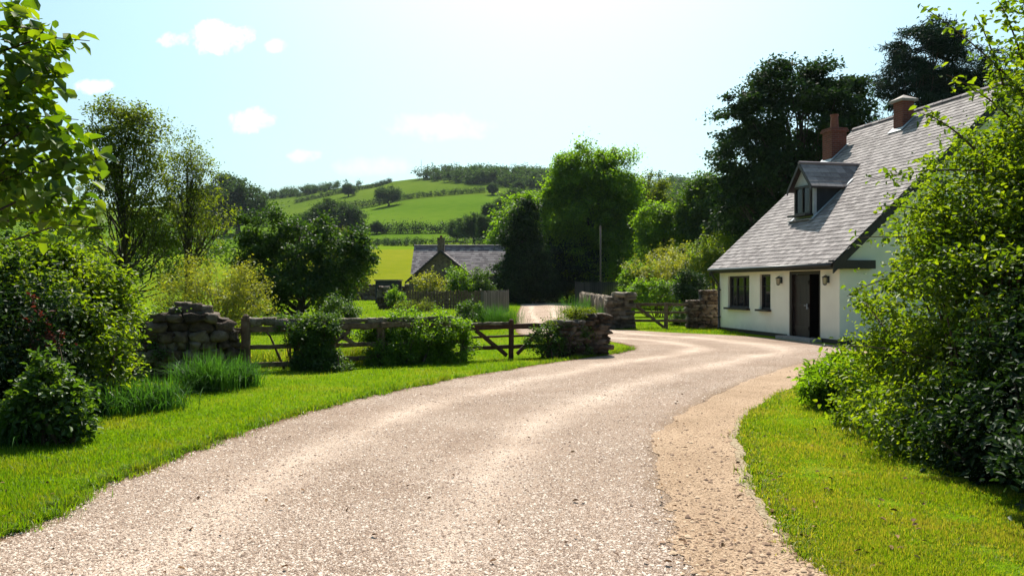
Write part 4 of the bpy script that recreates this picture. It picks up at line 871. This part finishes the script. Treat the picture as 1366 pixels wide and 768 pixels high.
# broad leaved branch reaching in overhead
ovh = empty('overhanging_tree', (-4.6, 4.4, 0)); tag(ovh, 'broad leaved tree whose lit branches reach in over the bushes', 'tree')
oE = [E(-60, 60, 4.2, .45, .5, .5), E(-10, 200, 4.2, .36, .4, .36), E(30, 170, 4.1, .26, .3, .22), E(15, 60, 4.2, .2, .3, .22), E(40, 250, 4.1, .27, .3, .15), E(-100, 250, 4.3, .6, .5, .45), E(70, 190, 4.1, .2, .2, .2), E(50, 110, 4.1, .16, .2, .2), E(90, 265, 4.0, .16, .2, .1)]
oR = rel(oE, -4.6, 4.4)
Cc, _ = clumps(oR, 140, .3); P = crown_points(Cc, .14, 13, .8)
leaves('crown', P, .088, M['leaf_fresh'], ovh, P-np.array([.6, 0, 2.3]), 1.0, .6, .6, .75, LEAF_F)
bO = ovh.children[0]
mb = MB(); limbs(mb, (0, 0, -.1), (.2, .1, 4.2), .09, Cc, 24, bend=.3)
tips = []
for (px, py) in ((140, 305), (105, 160), (135, 215), (120, 55), (60, 40), (130, 280), (95, 235)):
    a = np.array([gx(px-120, 4.1)+4.6, -.3, gz(py+15, 4.1)]); b = np.array([gx(px, 4.05)+4.6, -.35, gz(py, 4.05)]); md = (a+b)/2+np.array([0, 0, .05])
    mb.tube([a, md, b], [.006, .004, .002], 5); u_ = rng.uniform(.2, 1, 13)[:, None]; tips.append((1-u_)**2*a+2*u_*(1-u_)*md+u_*u_*b+rng.normal(size=(13, 3))*.03)
mb.build('trunk', M['bark'], ovh, True)
tips = np.concatenate(tips); leaves('branch_leaves', tips, .085, M['leaf_fresh'], bO, rng.normal(size=tips.shape)*.5+np.array([1, 0, 0]), 1.0, .8, .5, .7, LEAF_F)

# longer grass straggling over the edges of drive and path
def edge_grass(name, label, C_, sgn, n, mat, off=.04, tall=.13):
    k = rng.integers(0, len(C_)-1, n); d = C_[k+1]-C_[k]; d /= np.linalg.norm(d, axis=1)[:, None]+1e-9; nn = np.stack([-d[:, 1], d[:, 0]], -1)*sgn
    c = C_[k]+nn*(rng.normal(size=(n, 1))*.05+off); P = (c[:, None]+rng.normal(size=(n, 34, 2))*rng.uniform(.015, .07, (n, 1, 1))).reshape(-1, 2)
    tag(blades(name, P, np.repeat(rng.uniform(.045, tall, n), 34), .006*(1+P[:, 1]*.05), M[mat], None, .9, 0, 2), label, 'grass', kind='stuff')
edge_grass('edge_grass', 'straggling longer grass along the fence side edge of the drive', LS[SP*1:SP*12], 1, 420, 'blade')
edge_grass('edge_grass', 'straggling longer grass creeping over the bare path edge', DS[SP*1:SP*10], -1, 190, 'blade_dry', .10, .085)
# a few fallen leaves
P = np.vstack([screen_scatter(140, (860, 520, 1250, 768)), screen_scatter(60, (0, 520, 900, 768))]); P = np.c_[P, np.full(len(P), .03)]
fl = leaves('fallen_leaves', P, .045, simple_noise_mat('dead_leaf', (.10, .045, .02), (.22, .12, .05), 20, island=.6), None, None, 2.5, .5, 0, .6, LEAF_F); tag(fl, 'scattered brown fallen leaves on the path and verge', 'leaves', kind='stuff')

# tufts of long grass
def tuft(name, label, px, py, n, ln, r0, mat='reed', group=None):
    x, y = gp(px, py); o = empty(name, (x, y, 0)); tag(o, label, 'grass tuft', group)
    P = rng.normal(size=(n, 2))*r0*np.array([1, .7]); blades('grass_leaves', P, ln, .012, M[mat], o, .75, 0, 4); return o
P = np.vstack([rng.uniform(0, 1, (5200, 1))*np.array([[gx(520, 17)-gx(298, 15.6), 1.4]])+np.array([[gx(298, 15.6), 15.6]])+rng.normal(size=(5200, 2))*np.array([.1, .3])+np.array([0, .25])])
tag(blades('rough_grass', P, .42, .011, M['blade_dry'], None, .7, 0, 3), 'rough unmown grass growing behind the timber fences', 'grass', kind='stuff')
tuft('grass_tuft', 'arching long grass tuft below the dark stone wall', 275, 521, 900, .62, .2)
tuft('grass_tuft', 'bushy grass tuft at the foot of the rail fence post', 318, 515, 600, .5, .16)
tuft('grass_tuft', 'soft grass clump beside the leafy bush', 200, 545, 700, .45, .2)
tuft('grass_tuft', 'shaded grass clump at the edge of the dark bush', 10, 590, 500, .4, .22)
tuft('grass_tuft', 'loose grass tuft between bush and clump', 150, 552, 500, .4, .2)
tuft('tall_weeds', 'tall dry weeds in front of the picket fence', 662, 431, 1100, .85, .5, 'reed')
tuft('tall_weeds', 'tall weeds at the foot of the pale lane wall', 776, 424, 700, 1.2, .6, 'reed')
tuft('tall_weeds', 'weedy clump growing against the stone pier', 800, 435, 500, .9, .35, 'reed')

# ------------------------------------------------------------------ trees
def tree_at(name, label, px, Y, top, ells, mat, z=0, **k):
    """ells given as (px, py, rx, rz[, dY]) in the photo's columns and rows at depth Y"""
    x = gx(px, Y); L = []
    for e in ells:
        dY = e[4] if len(e) > 4 else 0; L.append((gx(e[0], Y+dY)-x, dY, gz(e[1], Y+dY)-z, e[2], e[2]*.95, e[3]))
    return tree(name, label, 'tree', x, Y, z, gz(top, Y)-z, L, M[mat], **k)
tree_at('poplar', 'tall broad bright green tree beside the lane', 785, 78, 200, [(785, 275, 3.6, 5.2), (785, 285, 2.2, 3.6), (745, 290, 2.4, 4.6), (820, 260, 2.3, 4.6), (775, 235, 2.6, 2.6), (808, 225, 1.9, 1.9), (755, 330, 2.8, 3), (825, 320, 2.4, 3.6), (790, 345, 3.4, 2.4), (840, 290, 1.4, 3)],
        'leaf_lush', n=640, rad=.92, per=190, leaf=.26, trunk_r=.45, inner=.55)
tree_at('conifer', 'dense dark evergreen beside the lane and farmhouse roof', 695, 72, 272, [(698, 330, 1.6, 3.2), (690, 370, 1.9, 2.4), (710, 360, 1.9, 2.8), (703, 300, 1.0, 2.0)], 'leaf_dark', n=320, rad=.6, per=150, leaf=.25, trunk_r=.25)
tree_at('tree', 'light green tree tucked behind the dark evergreen', 695, 92, 265, [(695, 300, 2.6, 3.2), (675, 320, 1.8, 2.5), (712, 290, 2.0, 2.6)], 'leaf_lush', n=240, rad=.9, per=120, leaf=.34)
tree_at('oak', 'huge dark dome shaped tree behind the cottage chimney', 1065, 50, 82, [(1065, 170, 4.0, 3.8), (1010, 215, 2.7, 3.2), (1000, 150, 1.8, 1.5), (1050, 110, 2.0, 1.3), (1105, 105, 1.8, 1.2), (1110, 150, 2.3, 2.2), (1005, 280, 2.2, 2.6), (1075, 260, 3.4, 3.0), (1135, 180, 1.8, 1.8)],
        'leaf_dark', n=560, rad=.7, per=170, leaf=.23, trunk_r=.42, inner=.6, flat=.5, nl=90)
tree_at('pine', 'dark blue green conifer rising behind the cottage ridge', 1235, 55, 30, [(1240, 80, 2.6, 2.4), (1210, 110, 2.2, 1.8), (1270, 95, 2.4, 2.4), (1250, 50, 1.4, 1.2), (1215, 60, 1.3, 1.2), (1190, 120, 1.3, .8), (1240, 160, 3.6, 2.4), (1320, 130, 3, 3)],
        'leaf_blue', n=430, rad=.62, per=160, leaf=.3, aspect=.25, trunk_r=.35, flat=.4, nl=70)
tree_at('tree', 'pale olive bushy tree standing beside the tall bright tree', 870, 88, 236, [(868, 260, 2.0, 2.2), (850, 290, 1.9, 2.6), (885, 290, 1.8, 2.4), (870, 330, 2.2, 2.6)], 'leaf_olive', n=260, rad=.8, per=110, leaf=.25, nl=60)
tree_at('tree', 'slender light green tree in front of the olive tree', 875, 68, 268, [(875, 300, 1.6, 2.0), (900, 300, 1.4, 1.6), (868, 325, 1.3, 1.4), (915, 295, 1.0, 1.2)], 'leaf_lush', n=220, rad=.6, per=100, leaf=.2, nl=50)
tree_at('tree', 'dark green tree between the pale trees and the huge dome', 945, 66, 242, [(945, 275, 2.2, 2.6), (965, 290, 2.0, 2.8), (930, 300, 1.6, 2.4), (950, 330, 2.4, 2)], 'leaf_mid', n=300, rad=.8, per=140, leaf=.26)
for i, (px, py, Y, rx, rz, mt, lb) in enumerate(((925, 358, 52, 2.2, 1.45, 'leaf_yellow', 'yellow green thicket beside the cottage eave'), (900, 354, 60, 2.4, 1.4, 'leaf_yellow', 'tall light green thicket rising behind the bramble mound'), (885, 362, 55, 2.2, 1.3, 'leaf_yellow', 'sunlit yellow bramble mound behind the board fence'),
                                   (955, 340, 50, 1.6, 1.5, 'leaf_bright', 'bright bushy thicket directly against the cottage roof edge'), (855, 366, 57, 1.4, 1.0, 'leaf_lush', 'small green bush at the foot of the pole'))):
    shrub_at('thicket', lb, 'shrub', px, Y, [E(px, py, Y, rx, rx*.8, rz), E(px+10, py+18, Y-.3, rx, rx*.7, 1.1), E(px-14, py+15, Y, rx*.7, rx*.6, 1.0)], mt, n=160, rad=.4, per=60, leaf=.15)
shrub_at('hedge', 'dark leaved hedge closing the end of the lane, standing in for tree shade', 'hedge', 725, 76, [E(725, 365, 80, 4.5, 1.5, 3.4), E(700, 380, 76, 2.4, 1.5, 2.2), E(765, 365, 76, 3.5, 1.5, 3.2), E(740, 350, 78, 3, 1.5, 3)], 'leaf_dark', n=380, rad=.7, per=120, leaf=.26)  # widened, with dark leaves in place of the shade under the trees
tree_at('birch', 'airy olive tree with fine twigs rising behind the yellow shrub', 165, 25, 140, [(165, 200, 1.15, 1.5), (190, 180, .85, 1.0), (150, 170, .8, .9), (135, 230, .8, 1.1), (190, 250, 1.0, 1.1), (150, 290, 1.1, 1.2), (210, 300, .9, 1.0)],
        'leaf_olive', n=240, rad=.32, per=85, leaf=.10, trunk_r=.11, nl=60, twigs=2, inner=.35)
tree_at('birch', 'nearly bare slender tree with wispy leaves beside the airy olive tree', 250, 27, 165, [(250, 215, .9, 1.3), (270, 230, .8, 1.0), (235, 230, .8, 1.2), (255, 280, 1.3, 1.3), (285, 280, .9, .8)],
        'leaf_olive', n=220, rad=.35, per=34, leaf=.09, trunk_r=.08, nl=60, twigs=3, inner=.25)
tree_at('tree', 'shaded understorey tree behind the two airy birches', 160, 31, 300, [(130, 330, 1.8, 1.6), (200, 335, 1.8, 1.5), (250, 330, 1.6, 1.6), (70, 320, 1.8, 2.0), (20, 300, 2, 2.4)], 'leaf_mid', n=260, rad=.45, per=80, leaf=.14, trunk_r=.15)
tree_at('holly', 'tall dark dense shrub standing at the edge of the lawn', 400, 30, 282, [(400, 350, 1.6, 1.7), (355, 355, 1.1, 1.5), (370, 315, .9, 1.0), (440, 345, 1.15, 1.3), (460, 355, .8, 1.0), (420, 385, 1.5, 1.0), (350, 395, 1.0, .8), (335, 330, .5, .6), (332, 305, .35, .8), (378, 292, .4, .8), (425, 305, .4, .7), (475, 325, .35, .6), (488, 350, .4, .7)],
        'leaf_holly', n=380, rad=.34, per=95, leaf=.13, trunk_r=.14, up=.7)
tree_at('tree', 'soft green tree peeping out behind the tall dark shrub', 465, 38, 305, [(462, 335, 1.2, 1.1), (480, 350, .7, 1.0), (450, 370, 1.3, 1.4)], 'leaf_olive', n=130, rad=.4, per=70, leaf=.13)
# middle distance and hillside trees: one round, one tall, copied
def far_template(name, ells, n, rad, per, leaf, mat, tr=.35, h=8):
    return tree(name, 'x', 'tree', 0, 0, 0, h, ells, M[mat], trunk_r=tr, n=n, rad=rad, per=per, leaf=leaf, nl=14)
T1 = far_template('round_tree', [(0, 0, 4.6, 3.6, 3.4, 3.0), (1.6, .5, 3.8, 2.6, 2.4, 2.2), (-1.8, -.3, 3.6, 2.6, 2.4, 2.4), (.3, 0, 6.2, 2.2, 2.2, 1.7)], 170, 1.0, 110, .36, 'leaf_far')
T2 = far_template('tall_tree', [(0, 0, 6, 2.3, 2.3, 4.2), (.6, 0, 8.4, 1.5, 1.5, 2.2), (-.8, .3, 4.2, 2.2, 2.0, 3.0)], 170, .85, 110, .34, 'leaf_far', h=11)
T3 = far_template('spreading_tree', [(0, 0, 4.4, 4.6, 4.0, 2.3), (-2.8, 0, 3.8, 2.4, 2.2, 1.6), (2.8, 0, 3.8, 2.4, 2.2, 1.6)], 150, .95, 110, .34, 'leaf_far', h=6)
first = {}
def far_tree(T, label, px, py, top, group, wide=1.0):
    """stands where its foot is seen at row py on the hill; top row sets its height"""
    x, y, z = hit(px, py); hgt = (py-top)/F*y; nat = {T1: 8.0, T2: 11.0, T3: 6.8}[T]
    o = T if T not in first else copy_tree(T); first[T] = 1
    s = hgt/nat; o.location = (x, y, z-.15); o.scale = (s*wide, s*wide, s); o.rotation_euler = (0, 0, random.uniform(0, 6.28)); tag(o, label, 'tree', group); return o
G1, G2 = 'trees across the hillside', 'trees along the valley floor'
far_tree(T3, 'lone spreading tree on the upper hedge line of the hill', 518, 275, 249, G1)
far_tree(T1, 'small round tree just under the hilltop boundary', 465, 262, 244, G1)
far_tree(T1, 'lone round tree at the corner of the lower hedge', 503, 312, 294, G1)
far_tree(T2, 'tall tree rising from the lower end of the hillside copse', 655, 322, 268, G1, 1.1)
far_tree(T1, 'rounded tree in the hillside copse above the farmhouse ridge', 632, 324, 283, G1)
far_tree(T1, 'low tree at the outer tip of the hillside copse', 610, 322, 291, G1)
far_tree(T2, 'tall tree in the middle of the hillside copse', 672, 316, 262, G1, 1.2)
far_tree(T1, 'broad tree at the top of the hillside copse', 690, 300, 250, G1, 1.2)
far_tree(T1, 'round tree by itself on the slope below the hilltop wood', 657, 260, 243, G1)
far_tree(T1, 'second round tree on the slope below the hilltop wood', 692, 258, 240, G1)
far_tree(T3, 'flat topped tree beside the tall bright tree on the slope', 708, 280, 254, G1)
far_tree(T1, 'tree partly hidden by the tall bright tree', 720, 300, 258, G1)
far_tree(T2, 'slim tree standing at the edge of the copse by the evergreen', 645, 326, 285, G1)
far_tree(T1, 'dark bluish tree beyond the tall dark shrub, taller of the pair', 440, 318, 264, G2, 1.2)
far_tree(T1, 'dark bluish tree beyond the tall dark shrub, broader of the pair', 462, 318, 271, G2, 1.1)
far_tree(T1, 'small dark tree leaning on the bluish pair', 405, 316, 283, G2)
far_tree(T2, 'tall rounded tree behind the nearly bare birch', 300, 312, 226, G2)
far_tree(T1, 'broad tree beside the tall rounded one behind the birch', 318, 312, 238, G2)
far_tree(T1, 'tree showing through the gaps of the birch crown', 275, 314, 245, G2)
far_tree(T1, 'rounded tree beyond the pale olive tree', 900, 320, 262, G2, 1.2)
far_tree(T2, 'tall tree filling the gap before the huge dark dome', 925, 322, 258, G2, 1.3)
far_tree(T1, 'tree at the shoulder of the huge dark dome', 965, 325, 248, G2, 1.3)
far_tree(T1, 'soft tree seen between bright tree and olive tree', 848, 322, 270, G2, 1.2)
# hedgerows following the hill
def hedgerow(label, pts, h, step=1.5, mat='leaf_dark', w=1.0):
    pts3 = []
    for (a, b) in zip(pts[:-1], pts[1:]):
        A, B = np.array(hit(*a)[:2]), np.array(hit(*b)[:2]); n = max(2, int(np.linalg.norm(B-A)/step)); pts3 += [A+(B-A)*k/n for k in range(n)]
    p = np.array(pts3)+rng.normal(size=(len(pts3), 2))*.3; z = terrain(p[:, 0], p[:, 1]); hh = h*rng.uniform(.7, 1.35, len(p))
    Cc = np.concatenate([np.c_[p+rng.normal(size=p.shape)*w*.3, z+hh*f] for f in (.25, .6, .9)])
    P = crown_points(Cc, h*.6, 70, .8); o = empty('hedgerow', (p[0, 0], p[0, 1], z[0])); tag(o, label, 'hedge', 'hedgerows on the hill'); P -= np.array([p[0, 0], p[0, 1], z[0]])
    leaves('foliage', P, .36*max(h/2, .7), M[mat], o, rng.normal(size=P.shape))
hedgerow('dark hedgerow along the foot of the big hill pasture', [(486, 312), (560, 311), (650, 311), (700, 312)], 2.8, 1.1)
hedgerow('low hedgerow between hay field and pale meadow', [(470, 328.5), (560, 328.5), (680, 328.5)], 1.4, 1.0)
hedgerow('dark oblique hedgerow below the lone spreading tree', [(460, 281), (500, 275), (528, 268)], 3.2)
hedgerow('thin hedgerow crossing the hill from spreading tree to copse', [(528, 268), (580, 262), (648, 257)], 2.4, 1.1, 'leaf_dark', .7)
hedgerow('thin hedgerow climbing to the hilltop boundary', [(395, 271), (450, 259), (500, 250), (522, 243)], 2.4, 1.1, 'leaf_dark', .7)
# hilltop wood and far ridge wood: masses nobody could count
def wood(name, label, pts, n, h, mat='leaf_far', per=40):
    x, y = [], []
    pg = np.array(pts, float); lo, hi = pg.min(0), pg.max(0); Cs = []
    while len(Cs) < n:
        c = rng.uniform(lo, hi)
        if in_poly(c[None], pg)[0]:
            X, Y, Z = hit(*c, True)
            if Y < 700: Cs.append((X, Y, Z))
    Cs = np.array(Cs); s = rng.uniform(.55, 1.5, n)*h
    cl = np.concatenate([Cs+np.c_[rng.normal(size=(n, 2))*h*.25, s*f] for f in (.3, .5, .65, .8, .9)])
    P = crown_points(cl, h*.4, per, .85); o = leaves(name, P, h*.2, M[mat], None, rng.normal(size=P.shape)*.6+np.array([0, 0, 1.]))
    return tag(o, label, 'woodland', kind='stuff')
wood('woodland', 'dark wood covering the hilltop', [(552, 239), (600, 234), (640, 230), (700, 231), (745, 233), (745, 254), (690, 250), (640, 246), (590, 243)], 240, 6.5)
wood('far_woods', 'bluish wood on the far low ridge', [(335, 264), (400, 256), (450, 248), (500, 241), (520, 238), (500, 245), (450, 253), (400, 262), (345, 268)], 110, 4)
wood('ridge_woods', 'trees lining the low ridge beyond the cottage', [(880, 248), (930, 252), (1000, 258), (1000, 300), (920, 292), (860, 270)], 110, 8)
for px, py, top, lb in ((660, 226, 214, 'tree standing proud on the hilltop skyline, tallest of the row'), (672, 227, 216, 'round crown on the skyline beside the tallest'), (690, 227, 217, 'skyline tree on the wooded hilltop near the bright tree'), (648, 226, 215, 'skyline tree at the uphill start of the row'), (710, 228, 218, 'low skyline tree closest to the bright tree')):
    far_tree(T1, lb, px, py, top, 'trees on the hilltop skyline')
x, y, z = hit(562, 236)
mb = MB(); mb.tube([(0, 0, -1), (0, 0, 14)], [.22, .12], 6)
for k in range(6): mb.bar((-.5, 0, 2+k*2), (.5, 0, 2+k*2), .1, .1, 1)
ms = mb.build('mast', M['lead']); ms.location = (x, y, z); tag(ms, 'thin pale mast on the hill skyline beside the wood', 'mast')

# ------------------------------------------------------------------ the air of the valley
m, t, out = new_mat('haze_air'); pv = t.nodes.new('ShaderNodeVolumePrincipled'); pv.inputs['Color'].default_value = (.80, .90, 1, 1); pv.inputs['Density'].default_value = .00007; pv.inputs['Anisotropy'].default_value = 0
t.links.new(pv.outputs[0], out.inputs['Volume'])
mb = MB(); mb.box((0, 1080, 62), (2100, 2400, 136)); hz = mb.build('haze', m); tag(hz, 'thin summer haze filling the valley air', 'haze', kind='stuff')
